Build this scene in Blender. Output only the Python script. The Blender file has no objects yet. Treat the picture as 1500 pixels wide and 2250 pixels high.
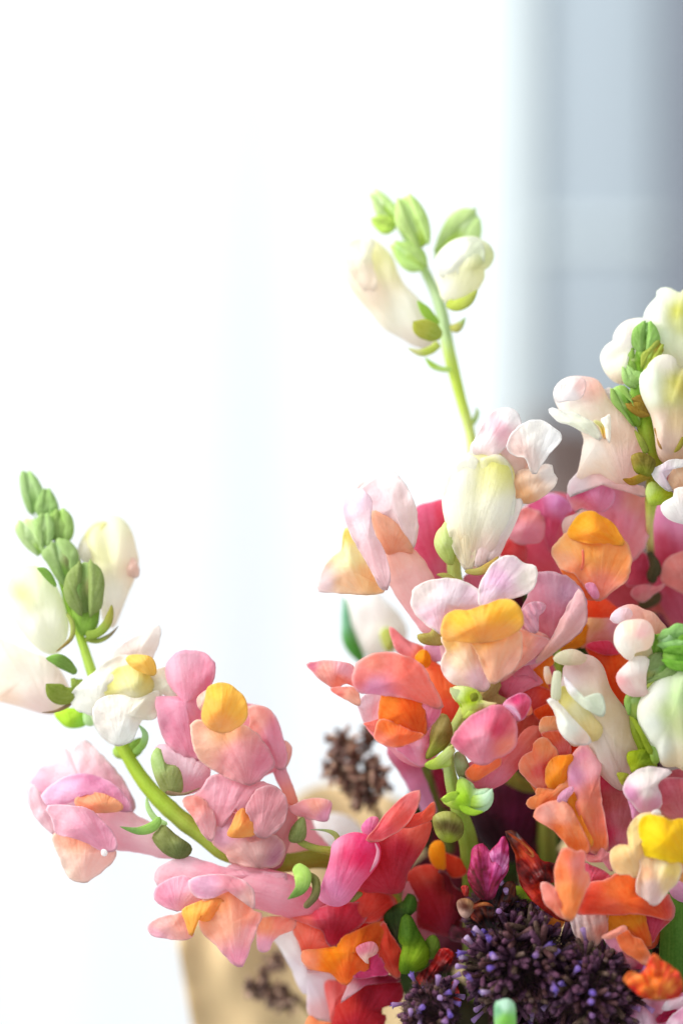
import bpy, math, random
from mathutils import Vector, Matrix, noise
import numpy as np
random.seed(7)
C = bpy.context.scene
# ---------------------------------------------------------------- camera
CD = 0.60                      # metres from lens to the focus plane (y = 0)
MM = 0.0001                    # one photo pixel on the focus plane = 0.1 mm
cam_d = bpy.data.cameras.new('camera'); cam = bpy.data.objects.new('camera', cam_d)
C.collection.objects.link(cam); C.camera = cam
cam.location = (0, -CD, 0.15); cam.rotation_euler = (math.radians(90), 0, 0)
cam_d.sensor_fit = 'VERTICAL'; cam_d.sensor_height = 36.0
cam_d.lens = 36.0 * CD / 0.225
cam_d.clip_start = 0.02; cam_d.clip_end = 50
cam_d.dof.use_dof = True; cam_d.dof.focus_distance = CD; cam_d.dof.aperture_fstop = 2.7
# ---------------------------------------------------------------- world and lamps
w = bpy.data.worlds.new('World'); C.world = w; w.use_nodes = True
bg = w.node_tree.nodes['Background']
bg.inputs[0].default_value = (0.95, 0.98, 1.0, 1); bg.inputs[1].default_value = 0.76
def area(name, loc, target, sx, sy, power, col):
    l = bpy.data.lights.new(name, 'AREA'); l.shape = 'RECTANGLE'; l.size = sx; l.size_y = sy
    l.energy = power; l.color = col
    o = bpy.data.objects.new(name, l); C.collection.objects.link(o); o.location = loc
    o.rotation_euler = (Vector(target) - Vector(loc)).to_track_quat('-Z', 'Y').to_euler()
    return o
area('window_daylight', (-0.35, 1.30, 0.25), (-0.35, 0, 0.25), 2.6, 2.2, 12.8, (1.0, 1.0, 1.0))
area('front_left_fill', (-0.85, -0.25, 0.75), (0.03, 0.0, 0.08), 0.7, 0.9, 23, (1.0, 0.985, 0.96))  # added soft fill from the upper left front, no window stands there
C.view_settings.view_transform = 'Standard'; C.view_settings.look = 'None'
C.view_settings.exposure = 0.18; C.view_settings.gamma = 1.0
C.cycles.max_bounces = 8; C.cycles.transmission_bounces = 6; C.cycles.diffuse_bounces = 5
C.cycles.sample_clamp_indirect = 6
C.cycles.use_denoising = True

# ---------------------------------------------------------------- helpers
def W(px, py, d):
    """photo pixel and depth (0.1 mm behind the focus plane) -> a point in the room"""
    s = MM * (CD + d * MM) / CD
    return Vector(((px - 750) * s, d * MM, 0.15 + (1125 - py) * s))
CR = {'N': (0, 0, 1), 'S1': (700, 400, 3.3333), 'S2': (1100, 600, 3.75), 'S3': (0, 1000, 3), 'S4': (0, 1380, 2.143),
      'S5': (650, 900, 2.5), 'S6': (1050, 1000, 3.3333), 'T1': (600, 1400, 2.727), 'T2': (1050, 1400, 3.3333),
      'T3': (300, 1750, 2.308), 'T4': (850, 1750, 2.308), 'T5': (500, 1550, 3), 'T6': (1000, 1300, 3),
      'U1': (1200, 620, 5), 'U2': (1200, 900, 5), 'U3': (1200, 1200, 5), 'U4': (1200, 1500, 5), 'U5': (1200, 1780, 5),
      'U6': (850, 1900, 4.286), 'U7': (1150, 1900, 4.286), 'U8': (600, 1880, 4.286)}
PAL = dict(wh='fbfaf4', cr='f8f2da', gw='eaf4da', pg='d3e6a6', lg='abd04c', gn='7cb030', dg='4d7d20', ol='98982a',
           ob='8a6c20', ye='ffcf12', ly='fbee94', og='ff9420', do='f5620e', pe='ffbf90', lp='fcdfe0', pk='f3a3bd',
           mp='ea7398', hp='e23f7a', mg='c81e60', rd='d41c30', dr='930f22', sa='ff8a70', li='efc0e2', co='f7644f',
           ma='4d0f2a', br='5c4638', lm='b9dd22')
def lin(h):
    h = PAL.get(h, h)
    c = [int(h[i:i + 2], 16) / 255 for i in (0, 2, 4)]
    return np.array([x / 12.92 if x <= .04045 else ((x + .055) / 1.055) ** 2.4 for x in c])
def cs(crop, spec):
    """'hex' or 'u,v,hex u,v,hex' : pigment samples in photo pixels"""
    x0, y0, k = CR[crop]
    if ',' not in spec: return [(0, 0, lin(spec))]
    out = []
    for s in spec.split():
        u, v, h = s.split(','); out.append((x0 + float(u) / k, y0 + float(v) / k, lin(h)))
    return out
def shade(samples, xy, soft):
    if len(samples) == 1: return np.tile(samples[0][2], (len(xy), 1))
    num = np.zeros((len(xy), 3)); den = np.zeros(len(xy))
    for x, y, c in samples:
        wt = 1.0 / (((xy[:, 0] - x) ** 2 + (xy[:, 1] - y) ** 2 + soft ** 2) ** 1.6)
        num += wt[:, None] * c; den += wt
    return num / den[:, None]
def pts(crop, s):
    x0, y0, k = CR[crop]; a = [float(t) for t in s.split()]
    return np.array([(x0 + a[i] / k, y0 + a[i + 1] / k) for i in range(0, len(a) - 1, 2)])
def spline(P, closed, n):
    m = len(P); out = []
    segs = m if closed else m - 1
    for i in range(segs):
        if closed: p0, p1, p2, p3 = P[(i - 1) % m], P[i], P[(i + 1) % m], P[(i + 2) % m]
        else: p0, p1, p2, p3 = P[max(i - 1, 0)], P[i], P[i + 1], P[min(i + 2, m - 1)]
        for t in np.linspace(0, 1, 12, endpoint=False):
            out.append(0.5 * ((2 * p1) + (p2 - p0) * t + (2 * p0 - 5 * p1 + 4 * p2 - p3) * t * t + (3 * p1 - p0 - 3 * p2 + p3) * t ** 3))
    if not closed: out.append(P[-1])
    out = np.array(out)
    q = np.vstack([out, out[:1]]) if closed else out
    L = np.concatenate([[0], np.cumsum(np.linalg.norm(np.diff(q[:, :2], axis=0), axis=1))])
    t = np.linspace(0, L[-1], n + 1)[:-1] if closed else np.linspace(0, L[-1], n)
    return np.stack([np.interp(t, L, q[:, j]) for j in range(q.shape[1])], 1)
def area_of(P):
    x, y = P[:, 0], P[:, 1]; return 0.5 * np.sum(x * np.roll(y, -1) - np.roll(x, -1) * y)

# ---------------------------------------------------------------- materials (pigment, with painted haze mixed in, comes from a vertex attribute)
def plant_mat(name, trans, rough, spec, bump, vein, grain, gscale=1400, sheen=0.0):
    m = bpy.data.materials.new(name); m.use_nodes = True; nt = m.node_tree; nt.nodes.clear()
    N = nt.nodes.new; L = nt.links.new
    out = N('ShaderNodeOutputMaterial'); mix = N('ShaderNodeMixShader'); mix.inputs[0].default_value = trans
    pr = N('ShaderNodeBsdfPrincipled'); tr = N('ShaderNodeBsdfTranslucent')
    pr.inputs['Roughness'].default_value = rough; pr.inputs['Specular IOR Level'].default_value = spec
    pr.inputs['Sheen Weight'].default_value = sheen
    at = N('ShaderNodeAttribute'); at.attribute_name = 'pigment'
    uv = N('ShaderNodeUVMap'); mp = N('ShaderNodeMapping'); mp.inputs['Scale'].default_value = (30, 1.5, 1)
    vn = N('ShaderNodeTexNoise'); vn.inputs['Scale'].default_value = 1.0; vn.inputs['Detail'].default_value = 4
    L(uv.outputs[0], mp.inputs[0]); L(mp.outputs[0], vn.inputs['Vector'])
    tc = N('ShaderNodeTexCoord')
    gn = N('ShaderNodeTexNoise'); gn.inputs['Scale'].default_value = gscale; gn.inputs['Detail'].default_value = 3
    L(tc.outputs['Object'], gn.inputs['Vector'])
    bn = N('ShaderNodeTexNoise'); bn.inputs['Scale'].default_value = 130; bn.inputs['Detail'].default_value = 3
    L(tc.outputs['Object'], bn.inputs['Vector'])
    def rng(src, lo, hi):
        r = N('ShaderNodeMapRange'); r.inputs[1].default_value = .3; r.inputs[2].default_value = .7
        r.inputs[3].default_value = lo; r.inputs[4].default_value = hi; L(src, r.inputs[0]); return r.outputs[0]
    def mul(a, b):
        q = N('ShaderNodeMath'); q.operation = 'MULTIPLY'; L(a, q.inputs[0]); L(b, q.inputs[1]); return q.outputs[0]
    f = mul(mul(rng(vn.outputs[0], 1 - vein, 1 + vein * .4), rng(gn.outputs[0], 1 - grain, 1 + grain * .5)), rng(bn.outputs[0], 1 - vein * .8, 1 + vein * .3))
    # darker pigment along the veins means more saturated, so raise the colour to a power instead of greying it
    ga = N('ShaderNodeMath'); ga.operation = 'DIVIDE'; ga.inputs[0].default_value = 1.0; L(f, ga.inputs[1])
    gm = N('ShaderNodeGamma'); L(at.outputs['Color'], gm.inputs[0]); L(ga.outputs[0], gm.inputs[1])
    L(gm.outputs[0], pr.inputs['Base Color']); L(gm.outputs[0], tr.inputs['Color'])
    bp = N('ShaderNodeBump'); bp.inputs['Strength'].default_value = bump; bp.inputs['Distance'].default_value = 0.0006
    s = N('ShaderNodeMath'); s.operation = 'ADD'; L(vn.outputs[0], s.inputs[0])
    g2 = N('ShaderNodeMath'); g2.operation = 'MULTIPLY'; g2.inputs[1].default_value = .35; L(gn.outputs[0], g2.inputs[0]); L(g2.outputs[0], s.inputs[1])
    L(s.outputs[0], bp.inputs['Height']); L(bp.outputs[0], pr.inputs['Normal'])
    L(pr.outputs[0], mix.inputs[1]); L(tr.outputs[0], mix.inputs[2]); L(mix.outputs[0], out.inputs[0])
    return m
M = {'petal': plant_mat('petal_skin', .58, .58, .18, .75, .17, .09, sheen=.25),
     'bud': plant_mat('bud_skin', .50, .48, .28, .5, .09, .06, sheen=.15),
     'green': plant_mat('leaf_skin', .36, .62, .16, .35, .16, .10, 1800),
     'wither': plant_mat('withered_skin', .30, .48, .5, 1.6, .50, .55, 420),
     'dry': plant_mat('dried_skin', .15, .8, .1, .6, .25, .35, 1500),
     'dark': plant_mat('verbena_skin', .10, .6, .2, .5, .25, .3, 2200)}

# ---------------------------------------------------------------- mesh makers
def link(name, V, F, col, uvs, mat, parent, solid=0.0, two_d=None):
    me = bpy.data.meshes.new(name); me.from_pydata([tuple(v) for v in V], [], F); me.update()
    for p in me.polygons: p.use_smooth = True
    a = me.color_attributes.new('pigment', 'FLOAT_COLOR', 'POINT')
    if mat in ('petal', 'bud'): col = np.clip(col, 0, 1) ** (np.array([1.0, .74, .95]) if name == 'palate' else GAM[0])
    if mat == 'green': col = np.clip(col, 0, 1) ** .86
    if mat == 'green': col = col * (1 - LIFT[0]) + np.array([.80, .92, .42]) * LIFT[0]
    elif mat not in ('dark', 'dry'): col = col * (1 - LIFT[0]) + np.array([1.0, .94, .90]) * LIFT[0]
    a.data.foreach_set('color', np.hstack([col, np.ones((len(col), 1))]).astype('f').ravel())
    ul = me.uv_layers.new(name='UVMap'); idx = np.empty(len(me.loops), 'i'); me.loops.foreach_get('vertex_index', idx)
    ul.data.foreach_set('uv', np.asarray(uvs, 'f')[idx].ravel())
    me.materials.append(M[mat])
    o = bpy.data.objects.new(name, me); C.collection.objects.link(o)
    if solid:
        md = o.modifiers.new('thickness', 'SOLIDIFY'); md.thickness = solid; md.offset = 0
    if parent is not None:
        o.parent = parent
        o.matrix_parent_inverse = PINV[parent.name] if PINV[parent.name] is not None else Matrix.Identity(4)
    PINV[o.name] = None
    return o
PINV = {}
BASE = [0.0]; LIFT = [0.0]; GAM = [.70]  # LIFT pales each spray's pigment, standing in for window haze
def fix(parent): return parent
def rings(O, c, nr, zf, d):
    V2, R = [c], [0.0]
    n = len(O)
    for j in range(1, nr + 1):
        r = math.sin(j / nr * math.pi / 2) if zf == 'u' else (j / nr) ** .85
        for p in O: V2.append(c + (p - c) * r); R.append(r)
    F = [(0, 1 + i, 1 + (i + 1) % n) for i in range(n)]
    for j in range(nr - 1):
        a, b = 1 + j * n, 1 + (j + 1) * n
        F += [(a + i, b + i, b + (i + 1) % n, a + (i + 1) % n) for i in range(n)]
    return np.array(V2), np.array(R), F
def base_uv(V2, O, root):
    if root is None: root = O[np.argmax(O[:, 1])]
    v = V2 - root; s = max(np.ptp(O[:, 0]), np.ptp(O[:, 1]), 1)
    return np.stack([np.arctan2(v[:, 1], v[:, 0]) / math.pi, np.hypot(v[:, 0], v[:, 1]) / s], 1)
def grow(O, g):
    t = np.roll(O, -1, 0) - np.roll(O, 1, 0); nn = np.stack([-t[:, 1], t[:, 0]], 1); nn /= np.linalg.norm(nn, axis=1)[:, None] + 1e-9
    return O + nn * g
def petal(name, crop, s, d, col, parent, b=None, tilt=(0, 0), edge=None, ew=.12, ruf=1.0, mat='petal', curl=.25, n=None, root=None, c=None, fold=None, th=1.1, lab=None):
    P = pts(crop, s); A0 = abs(area_of(P)); size = math.sqrt(A0)
    n = n or int(min(110, max(36, size * .5)))
    O = spline(P, True, n)
    if area_of(O) > 0: O = O[::-1]
    cen = O.mean(0) if c is None else pts(crop, c)[0]
    gsz = min(4.0, size * .03); G_ = grow(O, gsz); O = G_ if abs(area_of(G_)) > abs(area_of(O)) else grow(O, -gsz)
    # fine irregularity of the rim
    for i in range(n):
        v = O[i] - cen; l = np.linalg.norm(v) + 1e-6
        O[i] = O[i] + v / l * noise.noise(Vector((O[i][0] * .06, O[i][1] * .06, 3.1))) * min(4.5, size * .026) * ruf + v / l * noise.noise(Vector((O[i][0] * .19, O[i][1] * .19, 7.7))) * min(1.8, size * .012) * ruf
    V2, R, F = rings(O, cen, 11 if size > 60 else 7, 'p', d)
    if b is None: b = .125 * size
    th_ = np.arctan2(V2[:, 1] - cen[1], V2[:, 0] - cen[0]); ph = (P[0][0] * 7.3 + P[0][1] * 3.1) % 6.28
    z = d + BASE[0] - b * (.5 + .5 * np.cos(math.pi * R)) * 1.15 + curl * b * .4 * R ** 6
    z += tilt[0] * (V2[:, 0] - cen[0]) + tilt[1] * (V2[:, 1] - cen[1])
    z += ruf * size * (.030 * np.sin(3 * th_ + ph) + .022 * np.sin(7 * th_ + 2 * ph)) * R ** 3
    z += np.array([ruf * size * .085 * noise.noise(Vector((p[0] / size * 2.1 + ph, p[1] / size * 2.1, ph))) for p in V2])
    z += np.array([ruf * min(size, 90) * .040 * noise.noise(Vector((p[0] * .055, p[1] * .055, ph))) for p in V2]) * (.3 + R)
    z += ruf * min(size, 110) * .020 * np.sin(15 * th_ + 3 * ph + 2 * np.sin(4 * th_)) * R ** 5
    if mat == 'wither': z += np.array([size * .16 * noise.noise(Vector((p[0] * .05, p[1] * .05, 9.))) for p in V2])
    if fold:                                   # (angle in degrees, count, amplitude): creases running along the petal
        a = math.radians(fold[0]); t = (V2[:, 0] - cen[0]) * -math.sin(a) + (V2[:, 1] - cen[1]) * math.cos(a)
        z += fold[2] * np.sin(t / size * fold[1] * 3.0 + ph)
    colr = shade(cs(crop, col), V2, size * .10)
    if mat == 'petal':                        # petals thin out and pale towards the margin
        e = (np.clip((R - .86) / .14, 0, 1)[:, None] ** 2) * (.12 if name == 'palate' else .38); colr = colr * (1 - e) + (colr * .35 + .62) * e
    if edge:
        e = np.clip((R - (1 - ew)) / ew, 0, 1)[:, None] ** 1.5; colr = colr * (1 - e) + lin(edge) * e
    V = [W(p[0], p[1], zz) for p, zz in zip(V2, z)]
    rt = pts(crop, root)[0] if root else None
    o = link(name, V, F, colr, base_uv(V2, O, rt), mat, parent, th * MM)
    if lab: o['label'] = lab
    return o
def puff(name, crop, s, d, col, parent, b=None, mat='bud', back=.8, tilt=(0, 0), ruf=1.0, n=None, root=None, lab=None, groove=None):
    if name == 'palate' and mat == 'petal':
        sz = math.sqrt(abs(area_of(pts(crop, s))))
        return petal(name, crop, s, d, col, parent, b=.26 * sz, ruf=.8, fold=(groove[0], 2.2, sz * .045) if groove else None, root=root)
    P = pts(crop, s); A0 = abs(area_of(P)); size = math.sqrt(A0)
    n = n or int(min(90, max(26, size * .5)))
    if name == 'bud' and mat == 'green': P = P.mean(0) + (P - P.mean(0)) * 1.09
    O = spline(P, True, n)
    if area_of(O) > 0: O = O[::-1]
    gsz = min(4.5, size * .05) * (1.4 if mat == 'green' and name == 'bud' else 1); G_ = grow(O, gsz); O = G_ if abs(area_of(G_)) > abs(area_of(O)) else grow(O, -gsz)
    per = np.sum(np.linalg.norm(np.roll(O, -1, 0) - O, axis=1)); inr = 2 * A0 / per
    if b is None: b = inr * (.40 if name == 'palate' else .58 if mat == 'petal' else .8)
    cen = O.mean(0); nr = 9 if size > 50 else 6
    V2, R, F = rings(O, cen, nr, 'u', d)
    h = np.sqrt(np.clip(1 - R ** 2, 0, 1))
    nz = np.array([noise.noise(Vector((p[0] / size * 2.3, p[1] / size * 2.3, size))) for p in V2])
    tl = tilt[0] * (V2[:, 0] - cen[0]) + tilt[1] * (V2[:, 1] - cen[1])
    zf = d + BASE[0] - b * h * (1 + .30 * ruf * nz) + tl
    if groove:                                # a lengthwise furrow (angle, depth)
        a = math.radians(groove[0]); t = ((V2[:, 0] - cen[0]) * -math.sin(a) + (V2[:, 1] - cen[1]) * math.cos(a)) / inr
        zf += groove[1] * b * np.exp(-(t * 3.2) ** 2) * h
    zb = d + BASE[0] + b * back * h + tl
    colr = shade(cs(crop, col), V2, size * .10)
    nf = len(V2); ring0 = 1 + (nr - 1) * n
    V = [W(p[0], p[1], zz) for p, zz in zip(V2, zf)]
    inner = list(range(0, ring0)); mp = {}
    for i in inner: mp[i] = len(V); V.append(W(V2[i][0], V2[i][1], zb[i]))
    for i in range(ring0, nf): mp[i] = i
    F2 = F + [tuple(mp[i] for i in reversed(f)) for f in F]
    colr = np.vstack([colr, colr[:ring0]])
    uv = base_uv(V2, O, pts(crop, root)[0] if root else None); uv = np.vstack([uv, uv[:ring0]])
    o = link(name, V, F2, colr, uv, mat, parent)
    if lab: o['label'] = lab
    if name == 'bud' and mat == 'green' and size > 22:      # the sepals that still hug a green bud
        Q = O - cen; ev, ew_ = np.linalg.eigh(Q.T @ Q); ax = ew_[:, 1]; sd = np.array([-ax[1], ax[0]])
        for sg, kf in ((1, .90), (-1, 1.15)):
            T_ = Q @ sd * sg; k_ = Q[T_ > inr * .12]; k_ = k_[np.argsort(np.arctan2(*( (k_ - k_.mean(0)).T )))]
            if len(k_) < 8: continue
            k_ = k_[::max(1, len(k_) // 9)] * .97 + cen; x0, y0, kk = CR[crop]
            s_ = ' '.join(f'{(a - x0) * kk:.1f} {(c_ - y0) * kk:.1f}' for a, c_ in k_)
            samp = cs(crop, col); mc = np.mean([q[2] for q in samp], 0) * kf; hx = ''.join('%02x' % int(255 * min(1, (12.92 * v if v < .0031 else 1.055 * v ** (1 / 2.4) - .055))) for v in mc)
            puff('sepal', crop, s_, d - b * .45, hx, o if parent.parent is None else parent, b=b * .62, mat='green', ruf=ruf)
    return o
def tube(name, crop, s, d, col, parent, w=20, mat='green', flat=1.0, sides=14, n=None, lab=None, tips=(1, 1), rib=0.0):
    if name == 'stem' and not rib: rib = .07
    P = pts(crop, s); k = CR[crop][2]; m = len(P)
    ws = np.array(w if isinstance(w, (list, tuple)) else [w] * m, float) / 2 / k
    ds = np.array(d if isinstance(d, (list, tuple)) else [d] * m, float) + BASE[0]
    ws = np.interp(np.linspace(0, 1, m), np.linspace(0, 1, len(ws)), ws); ds = np.interp(np.linspace(0, 1, m), np.linspace(0, 1, len(ds)), ds)
    Q = np.column_stack([P, ds, ws]); n = n or max(12, m * 7)
    S = spline(Q, False, n); S[:, 3] = np.maximum(S[:, 3], .4)
    t = np.linspace(0, 1, n); rr = S[:, 3].copy()
    for e, tt in ((tips[0], t), (tips[1], 1 - t)):
        if e: rr *= np.sqrt(np.clip(tt / (.05 * e) if e <= 1 else tt / (.09 * e), 0, 1) * .96 + .04)
    V, V2, uv = [], [], []
    for i in range(n):
        a = S[max(i - 1, 0), :2]; bb = S[min(i + 1, n - 1), :2]; tg = bb - a; tg = tg / (np.linalg.norm(tg) + 1e-9); nr = np.array([-tg[1], tg[0]])
        wob = 1 + .07 * noise.noise(Vector((S[i, 0] * .05, S[i, 1] * .05, 1)))
        for q in range(sides):
            an = 2 * math.pi * q / sides; r = rr[i] * wob * (1 + rib * math.cos(4 * an))
            p = S[i, :2] + nr * r * math.cos(an); V.append(W(p[0], p[1], S[i, 2] - r * flat * math.sin(an))); V2.append(p); uv.append((q / sides * .6, t[i]))
    F = [(i * sides + q, (i + 1) * sides + q, (i + 1) * sides + (q + 1) % sides, i * sides + (q + 1) % sides) for i in range(n - 1) for q in range(sides)]
    F += [tuple(reversed(range(sides))), tuple(range((n - 1) * sides, n * sides))]
    F = [tuple(reversed(f)) for f in F]
    o = link(name, V, F, shade(cs(crop, col), np.array(V2), 6), uv, mat, parent)
    if lab: o['label'] = lab
    return o
def thing(name, label, cat, px, py, d, group=None):
    o = bpy.data.objects.new(name, None); C.collection.objects.link(o); o.location = W(px, py, d); o.empty_display_size = .005
    o['label'] = label; o['category'] = cat
    if group: o['group'] = group
    from mathutils import Matrix
    PINV[o.name] = Matrix.Translation(-o.location)
    return o

# ================================================================ the setting behind the bouquet
def simple_mat(name, col, rough=.8, trans=0.0, scale=6, var=.05, bump=.0, stretch=(1, 1, 1)):
    m = bpy.data.materials.new(name); m.use_nodes = True; nt = m.node_tree; nt.nodes.clear(); N = nt.nodes.new; L = nt.links.new
    out = N('ShaderNodeOutputMaterial'); pr = N('ShaderNodeBsdfPrincipled'); pr.inputs['Roughness'].default_value = rough; pr.inputs['Specular IOR Level'].default_value = .2
    tc = N('ShaderNodeTexCoord'); mp = N('ShaderNodeMapping'); mp.inputs['Scale'].default_value = stretch
    nz = N('ShaderNodeTexNoise'); nz.inputs['Scale'].default_value = scale; nz.inputs['Detail'].default_value = 4
    L(tc.outputs['Object'], mp.inputs[0]); L(mp.outputs[0], nz.inputs['Vector'])
    cr = N('ShaderNodeValToRGB'); c = lin(col); cr.color_ramp.elements[0].position = .3; cr.color_ramp.elements[1].position = .7
    cr.color_ramp.elements[0].color = (*(c * (1 - var)), 1); cr.color_ramp.elements[1].color = (*np.minimum(c * (1 + var), 1), 1)
    L(nz.outputs[0], cr.inputs[0]); L(cr.outputs[0], pr.inputs['Base Color'])
    if bump:
        bp = N('ShaderNodeBump'); bp.inputs['Strength'].default_value = bump; bp.inputs['Distance'].default_value = .001; L(nz.outputs[0], bp.inputs['Height']); L(bp.outputs[0], pr.inputs['Normal'])
    if trans:
        tr = N('ShaderNodeBsdfTranslucent'); L(cr.outputs[0], tr.inputs[0]); mx = N('ShaderNodeMixShader'); mx.inputs[0].default_value = trans
        L(pr.outputs[0], mx.inputs[1]); L(tr.outputs[0], mx.inputs[2]); L(mx.outputs[0], out.inputs[0])
    else: L(pr.outputs[0], out.inputs[0])
    M[name] = m; return m
simple_mat('sheer_cloth', 'eaecee', .9, .75, 2.2, .03, 0, (1, 1, .6))
simple_mat('wall_paint', 'a8b4bd', .8, 0, 4, .05)
simple_mat('frame_paint', 'dde8ea', .5, 0, 4, .03)
simple_mat('dark_wood', '6a5a55', .6, 0, 20, .15, .2, (1, 1, 8))
simple_mat('grey_cloth', '7c828e', .9, 0, 9, .06)
simple_mat('kraft', 'd9c093', .85, 0, 60, .09, .5, (1, 1, 1))
def raw(name, V, F, mat, parent=None, smooth=True):
    me = bpy.data.meshes.new(name); me.from_pydata([tuple(v) for v in V], [], F); me.update()
    for f in me.polygons: f.use_smooth = smooth
    me.materials.append(M[mat]); o = bpy.data.objects.new(name, me); C.collection.objects.link(o)
    if parent is not None: o.parent = parent; o.matrix_parent_inverse = PINV.get(parent.name) or Matrix.Identity(4)
    return o
def sheet(name, x0, x1, z0, z1, y, amp, waves, mat, parent=None, nx=160, nz=10, th=.0015):
    V = [(x0 + (x1 - x0) * i / nx, y + amp * math.sin(i / nx * waves * 6.283) + amp * .5 * math.sin(i / nx * waves * 2.3 * 6.283 + 1), z0 + (z1 - z0) * j / nz) for j in range(nz + 1) for i in range(nx + 1)]
    F = [(j * (nx + 1) + i, j * (nx + 1) + i + 1, (j + 1) * (nx + 1) + i + 1, (j + 1) * (nx + 1) + i) for j in range(nz) for i in range(nx)]
    o = raw(name, V, F, mat, parent); md = o.modifiers.new('thickness', 'SOLIDIFY'); md.thickness = th; return o
def box(name, a, b, mat, parent=None, bev=.002):
    V = [(x, y, z) for x in (a[0], b[0]) for y in (a[1], b[1]) for z in (a[2], b[2])]
    F = [(0, 1, 3, 2), (4, 6, 7, 5), (0, 4, 5, 1), (2, 3, 7, 6), (0, 2, 6, 4), (1, 5, 7, 3)]
    o = raw(name, V, F, mat, parent, False); md = o.modifiers.new('bevel', 'BEVEL'); md.width = bev; md.segments = 2; return o
cu = sheet('sheer_curtain', -1.9, .10, -.9, 1.3, .62, .006, 13, 'sheer_cloth', nx=400)
cu['label'] = 'sheer white window curtain glowing with daylight behind the bouquet'; cu['category'] = 'curtain'
wl = box('wall', (.0778, .56, -.9), (1.6, .64, 1.3), 'wall_paint'); wl['kind'] = 'structure'
fr = box('window_frame', (.062, .545, -.9), (.0773, .60, 1.3), 'frame_paint'); fr['label'] = 'pale painted upright window frame between curtain and grey wall'; fr['category'] = 'window frame'
rail = thing('wall_panel', 'pale blue grey painted wall panelling right of the window', 'panelling', 1300, 480, 5500)
box('panel', (.0825, .552, -.9), (.137, .559, .264), 'frame_paint' if False else 'wall_paint', rail)
box('panel', (.0825, .552, .270), (.137, .559, 1.3), 'wall_paint', rail)
box('panel_moulding', (.0825, .548, .2643), (.137, .558, .2697), 'frame_paint', rail)
dk = sheet('grey_drape', .1375, .75, -.9, 1.3, .53, .008, 9, 'grey_cloth', nx=120)
dk['label'] = 'dark grey drape hanging at the right edge of the picture'; dk['category'] = 'drape'
cb = thing('wooden_cabinet', 'blurred dark brown cabinet standing behind the right flowers', 'cabinet', 1300, 1400, 4300)
box('cabinet_body', (.0745, .44, -.9), (.62, .54, .176), 'dark_wood', cb)
box('cabinet_top', (.0725, .43, .1765), (.63, .545, .186), 'dark_wood', cb)
# kraft paper wrapped round the back of the bunch
kr = thing('kraft_paper_wrap', 'tan kraft paper wrapper standing open behind the lower flowers', 'wrapping paper', 800, 2250, 500)
def kraft():
    top = spline(pts('N', '388 2062 470 1960 560 1850 650 1752 720 1722 830 1740 940 1780 1060 1830 1200 1800 1340 1830 1500 1800 1640 1860'), False, 90)
    bot = spline(pts('N', '430 2300 560 2330 760 2340 1000 2340 1300 2340 1640 2340'), False, 90)
    V = []
    for j in range(15):
        for i in range(90):
            t = j / 14; p = top[i] * (1 - t) + bot[i] * t
            z = 640 - 120 * math.sin(i / 89 * math.pi) * -1 + 20 * math.sin(i * .45) * (1 - t * .5) + 26 * noise.noise(Vector((i * .12, j * .25, 2)))
            V.append(W(p[0], p[1], z))
    F = [(j * 90 + i, (j + 1) * 90 + i, (j + 1) * 90 + i + 1, j * 90 + i + 1) for j in range(14) for i in range(89)]
    o = raw('paper_sheet', V, F, 'kraft', kr); md = o.modifiers.new('thickness', 'SOLIDIFY'); md.thickness = .0004
kraft()

p, u, t = petal, puff, tube
# ================================================================ A: the long spray reaching left
LIFT[0] = .16; GAM[0] = .58
BASE[0] = 105
A = thing('snapdragon_stem', 'snapdragon spray reaching far left, green buds at its tip and pink blooms below', 'flower', 640, 1900, 60, 'snapdragon stems in the bouquet')
st = t('stem', 'S4', '150 -560 185 -480 240 -350 275 -250 300 -180 330 -80 385 60 430 200 500 400 600 600 700 750 830 880 960 980 1080 1065 1330 1105 1560 1090 1800 1230 2000 1600', [60, 50, 30, 10, 0, -10, -20, -35, -40, 60, 200], '300,-200,9ccc3a 400,100,b9d84a 700,750,aed02a 960,980,a9bf3a 1400,1100,9a9a1a', A, w=[8, 14, 18, 22, 24, 30, 36, 44, 50, 50, 66, 74, 84, 76, 76, 84, 90, 90, 90])
bud = lambda nm, s, d, col, **k: u(nm, k.pop('crop', 'S3'), s, d, col, k.pop('par', A), mat=k.pop('mat', 'green'), **k)
bud('bud', '150 140 200 132 245 180 275 260 262 340 205 362 172 300 152 220', 60, '150,150,b7d89a 250,300,8cb868', groove=(70, .25))
bud('bud', '262 300 305 235 350 280 374 360 335 410 270 400 245 350', 50, '290,260,a4cc7c 360,380,7ea860')
bud('bud', '350 400 420 378 465 430 468 520 422 572 360 545 330 470', 35, '340,450,a6cc70 450,450,88b050')
bud('bud', '258 425 310 405 342 450 344 520 322 578 280 582 252 520', 20, '280,430,b2d48c 320,560,85ad5c')
bud('bud', '118 480 170 448 240 448 262 520 280 600 262 640 215 622 155 560', 35, '130,480,e2f0cc 260,640,a9d060 200,520,c4dfa2')
bud('bud', '385 585 440 582 492 640 502 720 482 800 432 838 382 790 330 700 300 650', 20, '330,650,b8dca0 400,780,8cc050 470,700,7c7a50')
b7 = bud('bud', '450 860 480 780 555 735 630 755 662 830 655 930 640 1000 560 1025 490 990 452 925', -20, '470,860,5f9a38 560,760,8cb060 640,860,a88c60 600,980,5c7a30', groove=(80, .35))
bud('bud_base', '485 970 560 1000 642 965 645 1100 600 1170 535 1180 492 1090', -10, '560,1100,7aaa2a', par=b7)
t('sepal', 'S3', '565 1190 640 1175 700 1120 728 1050 738 985', [-20, -40], '600,1180,8aa82a 740,1000,a8a030', b7, w=[70, 60, 62, 46, 10], flat=.35)
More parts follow.
